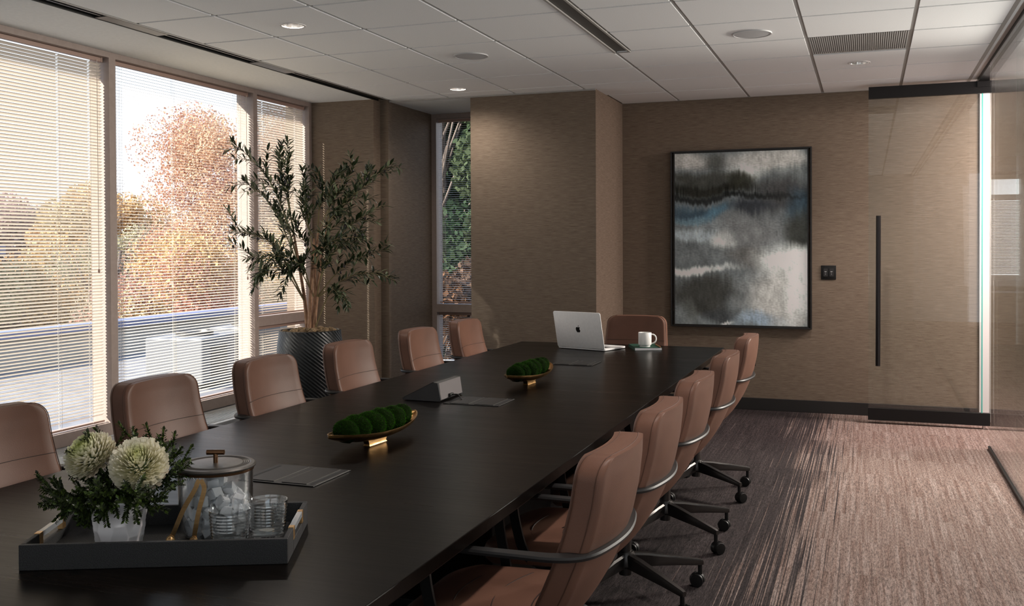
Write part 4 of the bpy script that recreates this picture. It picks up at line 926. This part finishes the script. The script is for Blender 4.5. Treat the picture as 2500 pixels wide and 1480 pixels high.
# ---------------------------------------------------------------- touch console
t = thing('touch_console', 'black wedge-shaped conference touch console on the table behind the nearer bowl', 'touch panel', (-1.80, 4.0, TZ))
bm = BM(); prof = [(-0.185, 0.003), (-0.19, 0.010), (-0.035, 0.086), (-0.012, 0.084), (0.0, 0.010), (-0.006, 0.0015)]
loft(bm, [[(x, y, z) for x, z in prof] for y in (0.0, 0.245)]); obj('body', bm, M['console'], t)
bm = BM(); loft(bm, [[(x, y, z) for x, z in ((-0.186, 0.0115), (-0.036, 0.0868), (-0.0368, 0.0885), (-0.1868, 0.0132))] for y in (0.006, 0.239)]); obj('screen', bm, M['screen'], t)
bm = BM(); loft(bm, [[(x, y, z) for x, z in ((-0.010, 0.083), (0.0015, 0.009), (0.0035, 0.0095), (-0.008, 0.084))] for y in (0.002, 0.243)]); obj('back_plate', bm, M['consoleback'], t)
bm = BM(); loft(bm, [[(x, y, z) for x, z in ((-0.014, 0.0845), (0.0005, 0.008), (0.0045, 0.009), (-0.0095, 0.0855))] for y in (-0.002, 0.002)]); obj('edge_trim', bm, M['chrome'], t)
bm = BM(); box(bm, 0.0, 0.012, 0.085, 0.125, 0.012, 0.026, 0.001); pg = obj('plug', bm, M['blackmatte'], t)
bm = BM(); tube(bm, smooth_path([(0.01, 0.105, 0.019), (0.04, 0.10, 0.022), (0.06, 0.085, 0.012), (0.075, 0.065, 0.007)], 5), 0.003, 8); obj('cable', bm, M['blackmatte'], pg, 'all')

# ---------------------------------------------------------------- laptop, notebook, pencil, mug
LA = math.atan2(6.241 - 6.365, -1.622 + 1.993); LO = V((-1.985, 6.362, TZ))
t = thing('laptop', 'silver open laptop on the far end of the table, lid back facing the camera', 'laptop', LO, LA)
LW, LDp = 0.378, 0.262
def rrect(w, d, r, x0=0, y0=0, n=5):
    p = []
    for cx, cy, a in ((w - r, d - r, 0), (r, d - r, 90), (r, r, 180), (w - r, r, 270)):
        for k in range(n + 1): q = R(a + 90 * k / n); p.append((x0 + cx + r * cos(q), y0 + cy + r * sin(q)))
    return p
bm = BM(); pr = rrect(LW, LDp, 0.012); loft(bm, [[(x, y, 0.003) for x, y in rrect(LW - .006, LDp - .006, 0.01, .003, .003)], [(x, y, 0.006) for x, y in pr], [(x, y, 0.0145) for x, y in pr], [(x, y, 0.0155) for x, y in rrect(LW - .002, LDp - .002, 0.011, .001, .001)]]); base = obj('base', bm, M['silver'], t, 40)
bm = BM()
for r_ in range(6):
    for c_ in range(14): box(bm, 0.045 + c_ * 0.0206, 0.0638 + c_ * 0.0206, 0.03 + r_ * 0.0185, 0.0465 + r_ * 0.0185, 0.0156, 0.0166)
obj('keyboard', bm, M['blackmatte'], base)
bm = BM(); box(bm, 0.115, 0.263, 0.155, 0.25, 0.0155, 0.0159); obj('trackpad', bm, mat('trackpad_grey', (0.45, 0.44, 0.43), 0.35), base)
bm = BM(); LH = 0.252; tl = R(13)      # lid leans away from the keyboard, towards the camera
def lid_pt(x, h, dep): return (x, -h * sin(tl) + dep * cos(tl), 0.012 + h * cos(tl) + dep * sin(tl))
lp = rrect(LW, LH, 0.013); li = rrect(LW - .003, LH - .003, 0.012, .0015, .0015)
loft(bm, [[lid_pt(x, h, -0.0028) for x, h in li], [lid_pt(x, h, -0.0015) for x, h in lp], [lid_pt(x, h, 0.0022) for x, h in lp], [lid_pt(x, h, 0.0030) for x, h in li]]); lid = obj('lid', bm, M['silver'], t, 40)
bm = BM(); loft(bm, [[lid_pt(x, h, 0.0031) for x, h in rrect(LW - .012, LH - .014, 0.008, .006, .007)], [lid_pt(x, h, 0.0036) for x, h in rrect(LW - .012, LH - .014, 0.008, .006, .007)]]); obj('screen', bm, M['screen'], lid)
# emblem: bitten fruit with a leaf
bm = BM(); sil = [(0.0, 0.33), (-0.10, 0.39), (-0.22, 0.40), (-0.34, 0.33), (-0.42, 0.20), (-0.44, 0.03), (-0.41, -0.15), (-0.33, -0.33), (-0.23, -0.46), (-0.13, -0.49), (0.0, -0.44), (0.13, -0.49), (0.23, -0.46), (0.33, -0.33), (0.40, -0.16), (0.31, -0.09), (0.26, 0.02), (0.26, 0.14), (0.31, 0.24), (0.38, 0.29), (0.30, 0.37), (0.18, 0.40), (0.08, 0.37)]
ES = 0.042; ex, eh = LW / 2, LH * 0.52
def emb(pts): loft(bm, [[lid_pt(ex - x * ES * -1, eh + y * ES, d) for x, y in pts] for d in (-0.0030, -0.0034)])
emb(sil); emb([(0.0, 0.45), (0.02, 0.56), (0.09, 0.65), (0.18, 0.69), (0.17, 0.59), (0.11, 0.50)]); obj('emblem', bm, M['black'], lid)

NA = math.atan2(6.432 - 6.36, -1.269 + 1.444); NO = V((-1.452, 6.362, TZ))
t = thing('notebook', 'closed notebook with a green cover, lying under the white mug', 'notebook', NO, NA)
NW, ND = 0.182, 0.262
bm = BM(); box(bm, 0.001, NW - 0.002, 0.001, ND - 0.001, 0.002, 0.017); obj('pages', bm, M['page'], t)
bm = BM(); box(bm, 0, NW, 0, ND, 0.017, 0.0192, 0.0005); box(bm, 0, NW, 0, ND, 0.0, 0.002, 0.0005); box(bm, 0.0, 0.0012, 0, ND, 0.0, 0.0192); obj('cover', bm, M['green'], t)
t = thing('pencil', 'copper coloured pencil along the outer edge of the green notebook', 'pencil', NO, NA)
bm = BM(); tube(bm, [(NW - 0.012, -0.004, 0.0235), (NW - 0.012, 0.17, 0.0235)], 0.004, 6); obj('barrel', bm, M['pencil'], t)
bm = BM(); lathe(bm, [(0.004, 0), (0.0, 0.018)], 8); bmesh.ops.transform(bm, matrix=Matrix.Translation((NW - 0.012, 0.17, 0.0235)) @ Matrix.Rotation(-pi / 2, 4, 'X'), verts=bm.verts[:]); obj('tip', bm, M['page'], t)
MP = V((-1.405, 6.455, TZ + 0.0194))
t = thing('coffee_mug', 'white ceramic mug standing on the green notebook', 'mug', MP)
bm = BM(); lathe(bm, [(0.0, 0.0), (0.035, 0.0), (0.036, 0.003), (0.036, 0.010), (0.0425, 0.013), (0.044, 0.02), (0.044, 0.094), (0.0428, 0.0955), (0.0415, 0.094), (0.0405, 0.02), (0.034, 0.014), (0.0, 0.013)], 40); obj('body', bm, M['mug'], t, 40)
bm = BM(); hp = [(RT * (0.042 + 0.034 * sin(pi * k / 12) ** 0.8) + V((0, 0, 0.052 - 0.031 * cos(pi * k / 12)))) for k in range(13)]; tube(bm, hp, 0.0048, 10); obj('handle', bm, M['mug'], t, 'all')

# ---------------------------------------------------------------- potted olive tree
PP = V((-3.965, 6.42, 0.0))
t = thing('potted_olive_tree', 'tall olive tree in a black ribbed planter beside the windows', 'potted tree', PP)
bm = BM(); NR = 440; rings = []
for k in range(231):
    z = 0.008 + 0.80 * k / 230; q = k / 230; r0 = 0.150 + 0.095 * sin(min(1.0, q * 1.05) * pi * 0.58) ** 0.9 - 0.012 * sst(0.8, 1.0, q)
    rings.append([((r0 + 0.0020 * sin(44 * (2 * pi * i / NR) + z * 225)) * cos(2 * pi * i / NR), (r0 + 0.0020 * sin(44 * (2 * pi * i / NR) + z * 225)) * sin(2 * pi * i / NR), z) for i in range(NR)])
for r_, z in ((0.220, 0.812), (0.214, 0.808), (0.212, 0.74)): rings.append([(r_ * cos(2 * pi * i / NR), r_ * sin(2 * pi * i / NR), z) for i in range(NR)])
loft(bm, rings); obj('planter', bm, M['pot'], t, 60)
bm = BM(); nn = 40; rg = []
for q in (1.0, 0.8, 0.6, 0.4, 0.2, 0.02):
    rg.append([(0.2135 * q * cos(2 * pi * i / nn), 0.2135 * q * sin(2 * pi * i / nn), 0.785 + 0.035 * (1 - q) + 0.03 * noise.noise(V((q * 4 * cos(2 * pi * i / nn), q * 4 * sin(2 * pi * i / nn), 0)) * 1.4)) for i in range(nn)])
loft(bm, rg, False, True)
for i in range(34):
    a = random.uniform(0, 6.28); rr = random.uniform(0.05, 0.19); s = random.uniform(0.012, 0.034); mt = Matrix.Translation((rr * cos(a), rr * sin(a), 0.80 + 0.02 * (1 - rr / 0.2))) @ Matrix.Diagonal((s, s, s * 0.7, 1)); res = bmesh.ops.create_icosphere(bm, subdivisions=2, radius=1.0)
    for v_ in res['verts']: v_.co *= 1 + 0.3 * noise.noise(v_.co * 2.5 + V((i, 0, 0)))
    bmesh.ops.transform(bm, matrix=mt, verts=res['verts'])
obj('dry_moss', bm, M['soil'], t, 'all')
rnd = random.Random(21)
def tp(u, z, d=0.0): return RT * u + FW * d + V((0, 0, z))
TR = [[(-0.02, .79, 0), (-0.035, 1.02, -.01), (-0.07, 1.27, -.02), (-0.115, 1.55, -.02)], [(0.01, .79, .03), (0.025, 1.05, .05), (0.03, 1.3, .06), (0.055, 1.55, .06)], [(0.03, .79, -.02), (0.06, 1.05, -.04), (0.09, 1.3, -.05), (0.14, 1.6, -.06)], [(0.0, .79, -.03), (0.02, 1.1, -.06), (0.045, 1.33, -.10), (0.06, 1.5, -.12)]]
for k, tr in enumerate(TR):
    bm = BM(); tube(bm, smooth_path([tp(*q) for q in tr], 6), [0.017 - 0.010 * i / 18 for i in range(19)], 9); obj('trunk', bm, M['bark'], t, 'all')
BR = [(0, 2, (-0.20, 1.75, -.05), (-0.34, 2.02, -.08), (-0.56, 2.23, -.10)), (0, 2, (-0.22, 1.60, .05), (-0.36, 1.82, .08), (-0.52, 1.95, .05)), (0, 1, (-0.22, 1.42, -.10), (-0.36, 1.52, -.16), (-0.53, 1.56, -.18)),
      (0, 1, (-0.20, 1.34, .02), (-0.34, 1.38, .06), (-0.50, 1.35, .05)), (0, 3, (-0.17, 1.80, .02), (-0.22, 1.98, .05), (-0.25, 2.14, .06)), (0, 3, (-0.13, 1.78, -.1), (-0.13, 1.95, -.15), (-0.11, 2.12, -.16)),
      (0, 1, (-0.18, 1.30, -.14), (-0.27, 1.30, -.22), (-0.34, 1.22, -.26)), (1, 2, (-0.03, 1.62, .1), (-0.06, 1.78, .12), (-0.05, 1.97, .12)), (1, 3, (0.07, 1.72, .02), (0.10, 1.88, .02), (0.05, 2.02, .04)),
      (1, 3, (0.14, 1.76, .12), (0.24, 1.92, .16), (0.33, 2.10, .18)), (2, 3, (0.24, 1.72, -.1), (0.38, 1.84, -.14), (0.52, 1.93, -.15)), (2, 3, (0.30, 1.78, -.02), (0.47, 1.95, 0.0), (0.63, 2.07, 0.02)),
      (2, 2, (0.26, 1.52, -.15), (0.40, 1.64, -.2), (0.50, 1.68, -.22)), (2, 1, (0.22, 1.24, -.1), (0.40, 1.36, -.14), (0.62, 1.42, -.16)), (2, 1, (0.24, 1.18, .0), (0.42, 1.24, .02), (0.64, 1.18, .04)),
      (2, 0, (0.16, 1.08, -.1), (0.24, 1.12, -.16), (0.32, 1.02, -.18)), (3, 2, (0.12, 1.38, -.25), (0.22, 1.47, -.34), (0.30, 1.50, -.36)), (3, 1, (0.0, 1.28, -.2), (-0.06, 1.34, -.3), (-0.10, 1.38, -.36)), (3, 3, (0.02, 1.62, -.22), (0.0, 1.74, -.28), (0.03, 1.86, -.30)),
      (1, 1, (0.12, 1.36, .18), (0.24, 1.46, .26), (0.36, 1.52, .28)), (0, 2, (-0.16, 1.50, .12), (-0.24, 1.60, .2), (-0.30, 1.72, .22)), (2, 3, (0.20, 1.66, -.12), (0.26, 1.70, -.2), (0.34, 1.60, -.26)), (1, 2, (0.1, 1.46, .0), (0.18, 1.58, -.02), (0.30, 1.62, 0.0)), (2, 3, (0.17, 1.72, -.1), (0.18, 1.86, -.12), (0.22, 1.98, -.12)), (0, 1, (-0.10, 1.22, -.14), (-0.16, 1.28, -.22), (-0.20, 1.36, -.26)), (1, 1, (-0.02, 1.22, -.12), (-0.04, 1.30, -.22), (-0.10, 1.26, -.28)), (2, 1, (0.12, 1.24, -.16), (0.18, 1.34, -.24), (0.22, 1.42, -.28)), (1, 2, (0.0, 1.44, -.06), (-0.05, 1.54, -.12), (-0.08, 1.64, -.16))]
bl = BM(); lay = colour_layer(bl); bo = BM(); OLIV = []
def olive_leaf(c, d, up, L):
    d = d.normalized(); s = d.cross(up); s = s.normalized() if s.length > 1e-3 else d.orthogonal().normalized(); k = s.cross(d); g = rnd.uniform(0.7, 1.3)
    col = rnd.choice([(0.12, 0.165, 0.085), (0.14, 0.19, 0.10), (0.21, 0.25, 0.155), (0.42, 0.45, 0.35)]); col = tuple(q * g for q in col); prev = None; bend = rnd.uniform(-0.25, 0.1)
    for q, w_ in ((0, .02), (0.2, .10), (0.45, .145), (0.75, .10), (1.0, .01)):
        p = c + d * L * q + k * L * bend * q * q; a, m_, b = bl.verts.new(p + s * L * w_ + k * L * w_ * 0.35), bl.verts.new(p), bl.verts.new(p - s * L * w_ + k * L * w_ * 0.35)
        if prev: paint(bl, lay, [bl.faces.new((prev[0], prev[1], m_, a)), bl.faces.new((prev[1], prev[2], b, m_))], col)
        prev = (a, m_, b)
def leafy(pts, start=0.25, dens=0.0195):
    ln = sum((b - a).length for a, b in zip(pts, pts[1:])); n_l = int(ln / dens)
    for i in range(n_l):
        q = i / n_l
        if q < start: continue
        x = q * (len(pts) - 1); k = min(int(x), len(pts) - 2); c = pts[k].lerp(pts[k + 1], x - k); tg = (pts[k + 1] - pts[k]).normalized(); o1 = tg.orthogonal().normalized(); o2 = tg.cross(o1); a = i * 1.57 + rnd.uniform(-.5, .5)
        for s in (0, pi): olive_leaf(c, (o1 * cos(a + s) + o2 * sin(a + s)) * rnd.uniform(.5, 1) + tg * rnd.uniform(.4, 1.1), V((0, 0, 1)), rnd.uniform(0.048, 0.086))
        if rnd.random() < 0.035: OLIV.append(c + V((rnd.uniform(-.012, .012), rnd.uniform(-.012, .012), -0.02)))
    olive_leaf(pts[-1], pts[-1] - pts[-2], V((0, 0, 1)), 0.05)
bt = BM()
for tr, k, a, b, c in BR:
    p = smooth_path([tp(*TR[tr][k]), tp(*a), tp(*b), tp(*c)], 5); tube(bt, p, [0.0055 - 0.004 * i / (len(p) - 1) for i in range(len(p))], 6); leafy(p, 0.30)
    for j in range(5):
        q = 0.35 + 0.14 * j; i = int(q * (len(p) - 1)); d = (p[i + 1] - p[i]).normalized(); o1 = d.orthogonal().normalized(); o2 = d.cross(o1); an = rnd.uniform(0, 6.28); dv = (d * 0.8 + (o1 * cos(an) + o2 * sin(an)) * 0.75 + V((0, 0, 0.15))).normalized(); L = rnd.uniform(0.10, 0.20); e_ = p[i] + dv * L + V((0, 0, rnd.uniform(-.03, .02)))
        sp_ = smooth_path([p[i], p[i].lerp(e_, 0.5) + V((0, 0, 0.012)), e_], 4); tube(bt, sp_, [0.0028 - 0.0018 * m2 / (len(sp_) - 1) for m2 in range(len(sp_))], 5); leafy(sp_, 0.15)
obj('branches', bt, M['twig'], t, 'all'); obj('foliage', bl, M['leaf'], t, 'keep')
bmesh.ops.create_icosphere(bo, subdivisions=2, radius=1.0); bmesh.ops.scale(bo, vec=(0.009, 0.009, 0.012), verts=bo.verts[:])
o1_ = obj('olive', bo, M['olive'], t, 'all', OLIV[0])
for p in OLIV[1:]: c_ = o1_.copy(); C.objects.link(c_); c_.parent = t; c_.location = p

# ---------------------------------------------------------------- outdoors
GZ = -4.5
bm = BM(); box(bm, -160, -5.2, -40, 160, GZ - 0.2, GZ); box(bm, -5.2, 60, 19.2, 160, GZ - 0.2, GZ); struct('ground', bm, M['lawn'])
bm = BM(); box(bm, -34, -22, -10, 60, GZ, GZ + 0.03); struct('road', bm, M['asphalt'])
bm = BM(); box(bm, -19.5, -5.3, -12.0, 44.0, GZ, -1.5); rf = struct('lower_roof', bm, M['concrete'])
bm = BM(); box(bm, -19.6, -19.2, -12.0, 44.0, -1.5, -0.75); obj('parapet', bm, M['tan'], rf)
bm = BM(); box(bm, -19.75, -19.05, -12.0, 44.0, -0.75, -0.55); obj('coping', bm, M['membrane'], rf)
bm = BM(); box(bm, -4.0, -3.0, 8.95, 9.6, -0.2, 0.14); box(bm, -5.0, -1.0, 9.6, 9.75, -0.2, 0.2); obj('terrace', bm, M['white'], rf)
for (x, y, sx_, sy_, sz), lab in (((-13.6, 17.4, 1.3, 1.7, 1.05), 'white rooftop air handling unit nearest the wide window'), ((-15.2, 21.5, 1.2, 1.6, 0.9), 'smaller white rooftop unit standing behind the near one'), ((-11.0, 21.0, 0.9, 0.9, 1.0), 'white rooftop condenser to the far side of the roof')):
    t = thing('rooftop_unit', lab, 'air conditioner', (x, y, -1.5), 0.15, 'air conditioning units on the lower roof')
    bm = BM(); box(bm, -sx_ / 2, sx_ / 2, -sy_ / 2, sy_ / 2, 0.1, sz, 0.03); obj('cabinet', bm, M['unit'], t)
    bm = BM(); box(bm, -sx_ / 2 + .1, sx_ / 2 - .1, -sy_ / 2 + .1, sy_ / 2 - .1, 0.0, 0.1); obj('curb', bm, M['alu'], t)
    bm = BM()
    for k in range(6): box(bm, sx_ / 2, sx_ / 2 + 0.02, -sy_ * .3, sy_ * .1, 0.25 + k * (sz - .4) / 6, 0.25 + (k + .6) * (sz - .4) / 6)
    obj('louvre', bm, M['alu'], t)
    bm = BM(); lathe(bm, [(sx_ * .3, sz), (sx_ * .3, sz + .08), (sx_ * .26, sz + .08), (sx_ * .24, sz + .02)], 24); obj('fan_ring', bm, M['alu'], t, 40)
t = thing('office_building', 'low tan building with a flat dark roof beyond the road', 'building', (-46, 28, GZ), 0.2)
bm = BM(); box(bm, -6, 6, -9, 9, 0, 5.6); obj('walls', bm, M['tan'], t)
bm = BM(); box(bm, -6.3, 6.3, -9.3, 9.3, 5.6, 6.1); obj('roof', bm, M['membrane'], t)
for k in range(5):
    bm = BM(); box(bm, 5.98, 6.05, -7.6 + 3.2 * k, -5.6 + 3.2 * k, 2.2, 4.2); obj('window', bm, M['cardark'], t)
def car(label, x, y, rz):
    t = thing('parked_car', label, 'car', (x, y, GZ + 0.03), rz, 'cars parked on the road')
    bm = BM(); P = [(-2.1, .35), (-2.15, .75), (-1.7, .92), (-1.0, 1.0), (-0.5, 1.42), (0.9, 1.45), (1.6, 1.0), (2.1, .9), (2.15, .4), (2.0, .28), (-2.0, .28)]
    loft(bm, [[(x_, s * 0.88, z_) for x_, z_ in P] for s in (-1, 1)]); bd = obj('body', bm, M['carwhite'], t)
    bm = BM()
    for s in (-1, 1): loft(bm, [[(x_, s * 0.885, z_) for x_, z_ in ((-0.9, 1.02), (-0.45, 1.36), (0.85, 1.38), (1.4, 1.02))], [(x_, s * 0.89, z_) for x_, z_ in ((-0.9, 1.02), (-0.45, 1.36), (0.85, 1.38), (1.4, 1.02))]])
    obj('side_window', bm, M['cardark'], bd)
    for wx in (-1.35, 1.35):
        for s in (-1, 1): bm = BM(); tube(bm, [(wx, s * 0.72, 0.32), (wx, s * 0.9, 0.32)], 0.32, 20); obj('wheel', bm, M['black'], t, 40)
car('white parked car nearest the wide window on the road', -25, 24, 1.5); car('white car parked farther along the road', -26, 33, 1.6); car('white car parked where the road shows through the near window', -25.5, 18.5, 1.5)


def leaf_mesh(name, quads, cols, parent):
    n = len(quads); me = bpy.data.meshes.new(name); me.vertices.add(n * 4); me.vertices.foreach_set('co', quads.reshape(-1))
    me.loops.add(n * 4); me.loops.foreach_set('vertex_index', np.arange(n * 4, dtype=np.int32)); me.polygons.add(n); me.polygons.foreach_set('loop_start', np.arange(0, n * 4, 4, dtype=np.int32)); me.update(calc_edges=True)
    at = me.color_attributes.new('tint', 'FLOAT_COLOR', 'CORNER'); c4 = np.ones((n, 4, 4), np.float32); c4[:, :, :3] = cols[:, None, :]; at.data.foreach_set('color', c4.reshape(-1))
    me.materials.append(M['autumn']); o = bpy.data.objects.new(name, me); C.objects.link(o); o.parent = parent; return o
def tree(label, x, y, ht, cr, cols, n_c, n_l, crown0=0.3, gap=0.0, seed=0, size=0.20, dens=15):
    rnd = random.Random(seed); t = thing('autumn_tree', label, 'tree', (x, y, GZ), 0, 'trees outside the windows')
    bm = BM(); tube(bm, smooth_path([(0, 0, 0), (0.1 * cr, 0.05 * cr, ht * .35), (-0.05 * cr, 0.1 * cr, ht * .65), (0, 0, ht * .92)], 5), [0.24 * ht / 10 * (1 - .85 * i / 15) for i in range(16)], 8); cl = []
    for i in range(n_c):
        a = rnd.uniform(0, 6.28); q = rnd.uniform(crown0, 0.97); rr = cr * sqrt(max(0.05, 1 - ((q - 0.55) / 0.52) ** 2)) * rnd.uniform(0.35, 0.85); c = V((rr * cos(a), rr * sin(a), ht * q)); cl.append(c)
        s0 = V((0, 0, ht * max(0.2, q - 0.22))); tube(bm, [s0, s0.lerp(c, 0.55) + V((0, 0, 0.03 * ht)), c], [0.035 * ht / 10, 0.02 * ht / 10, 0.008], 5)
    obj('trunk', bm, M['trunk'], t, 'all')
    rg = np.random.default_rng(seed); vs_, cs_ = [], []
    for c in cl:
        base = np.array(rnd.choice(cols)); rad = cr * rnd.uniform(0.26, 0.42); k = int(n_l * dens)
        d = rg.normal(size=(k, 3)) * (1, 1, .8); d /= np.linalg.norm(d, axis=1, keepdims=True); p = np.array(c) + d * rad * rg.random((k, 1)) ** 0.5
        u = rg.normal(size=(k, 3)); u /= np.linalg.norm(u, axis=1, keepdims=True); v = np.cross(u, rg.normal(size=(k, 3))); v /= np.linalg.norm(v, axis=1, keepdims=True)
        sz = size * rg.uniform(.5, 1.1, (k, 1)) * .36; vs_.append(np.stack([p - u * sz, p + v * sz * .7, p + u * sz, p - v * sz * .7], 1)); cs_.append(np.clip(base * rg.uniform(.8, 1.2, (k, 1)), 0, 1))
    leaf_mesh('crown', np.concatenate(vs_), np.concatenate(cs_), t)
def bare_tree(label, x, y, ht, seed):
    rnd = random.Random(seed); t = thing('bare_tree', label, 'tree', (x, y, GZ), 0, 'trees outside the windows'); bm = BM(); bb = BM()
    def grow(b, p, d, ln, r, depth):
        pts = [p.copy()]; n_s = 5
        for i in range(n_s):
            d = (d + V((rnd.gauss(0, 1), rnd.gauss(0, 1), rnd.gauss(0.25, .6))) * 0.10).normalized(); p = p + d * ln / n_s; pts.append(p.copy())
        tube(b, pts, [r * (1 - 0.55 * i / n_s) for i in range(n_s + 1)], 6 if depth < 2 else 4)
        if depth >= 4: return
        for i in range(4 if depth else 6):
            q = 0.35 + 0.65 * rnd.random(); k = min(n_s, int(q * n_s)); a = rnd.uniform(0, 6.28); o1 = d.orthogonal().normalized(); o2 = d.cross(o1)
            grow(bb, pts[k], (d * 0.85 + (o1 * cos(a) + o2 * sin(a)) * rnd.uniform(.35, .8)).normalized(), ln * rnd.uniform(.42, .62), r * 0.42 * (1.25 - 0.5 * q), depth + 1)
    grow(bm, V((0, 0, 0)), V((0.05, 0, 1)), ht * 0.62, 0.16, 0)
    obj('trunk', bm, M['trunk'], t, 'all'); obj('branches', bb, M['trunk'], t, 'all')
RED = [(0.50, 0.25, 0.18), (0.56, 0.30, 0.20), (0.44, 0.24, 0.19), (0.58, 0.37, 0.24)]; GLD = [(0.62, 0.42, 0.20), (0.58, 0.37, 0.18), (0.52, 0.40, 0.22)]; OLV = [(0.33, 0.31, 0.20), (0.40, 0.36, 0.22), (0.46, 0.36, 0.24)]; PUR = [(0.48, 0.33, 0.32), (0.50, 0.35, 0.30), (0.42, 0.31, 0.28)]; GRN = [(0.025, 0.05, 0.02), (0.04, 0.065, 0.028), (0.06, 0.08, 0.035)]; DKO = [(0.22, 0.11, 0.04), (0.16, 0.075, 0.035), (0.12, 0.07, 0.045)]; DKP = [(0.10, 0.07, 0.055), (0.07, 0.06, 0.05), (0.05, 0.06, 0.035)]  # recess palettes GRN, DKO, DKP darkened: shaded side put into the leaf colour
tree('tallest rust-red autumn tree, filling the far half of the wide window', -29.5, 41.0, 12.2, 5.2, RED, 46, 120, 0.25, seed=1)
tree('rust and gold tree low in front of the tallest red tree', -25.5, 31.0, 6.0, 3.6, RED + GLD, 26, 110, 0.2, seed=2)
bare_tree('bare grey tree with thin branches in the near half of the wide window', -29.0, 33.5, 9.8, 3)
bare_tree('second bare tree standing left of the red tree in the wide window', -35.0, 38.0, 9.4, 4)
tree('olive green bushy tree at the foot of the bare trees', -38.0, 43.0, 6.4, 4.2, OLV, 26, 110, 0.15, seed=5)
tree('golden yellow tree beside the near window post', -52.0, 55.5, 9.2, 5.5, GLD, 30, 120, 0.2, seed=6, size=.45)
tree('purple brown tree in the middle of the near window', -61.0, 57.0, 9.0, 6.0, PUR, 30, 120, 0.15, seed=7, size=.5)
tree('purple brown tree at the left edge of the near window', -64.0, 50.0, 9.6, 6.0, PUR + OLV, 30, 120, 0.15, seed=8, size=.5)
tree('dark olive tree at the foot of the purple brown trees', -56.0, 47.0, 6.0, 5.0, OLV, 26, 110, 0.1, seed=9, size=.45)
tree('yellow green tree behind the indoor olive tree', -22.0, 38.0, 10.0, 4.4, OLV + GLD, 34, 110, 0.2, seed=10)
tree('rust coloured tree seen through the narrow window blind', -24.5, 48.0, 12.0, 5.0, RED + OLV, 34, 110, 0.2, seed=11)
tree('dark green evergreen filling the upper recess window', -9.6, 21.5, 11.5, 2.6, GRN, 44, 150, 0.1, seed=12, size=.26)
tree('orange tree low in the recess window', -8.0, 17.6, 6.0, 1.6, DKO, 24, 130, 0.15, seed=13, size=.2)
tree('rust topped tree high in the recess window behind the evergreen', -12.2, 30.5, 14.5, 4.2, DKO + DKP, 40, 120, 0.3, seed=14)
tree('grey brown tree along the edge of the recess window', -6.6, 23.5, 10.5, 2.4, DKP + GRN, 34, 120, 0.1, seed=15, size=.26)
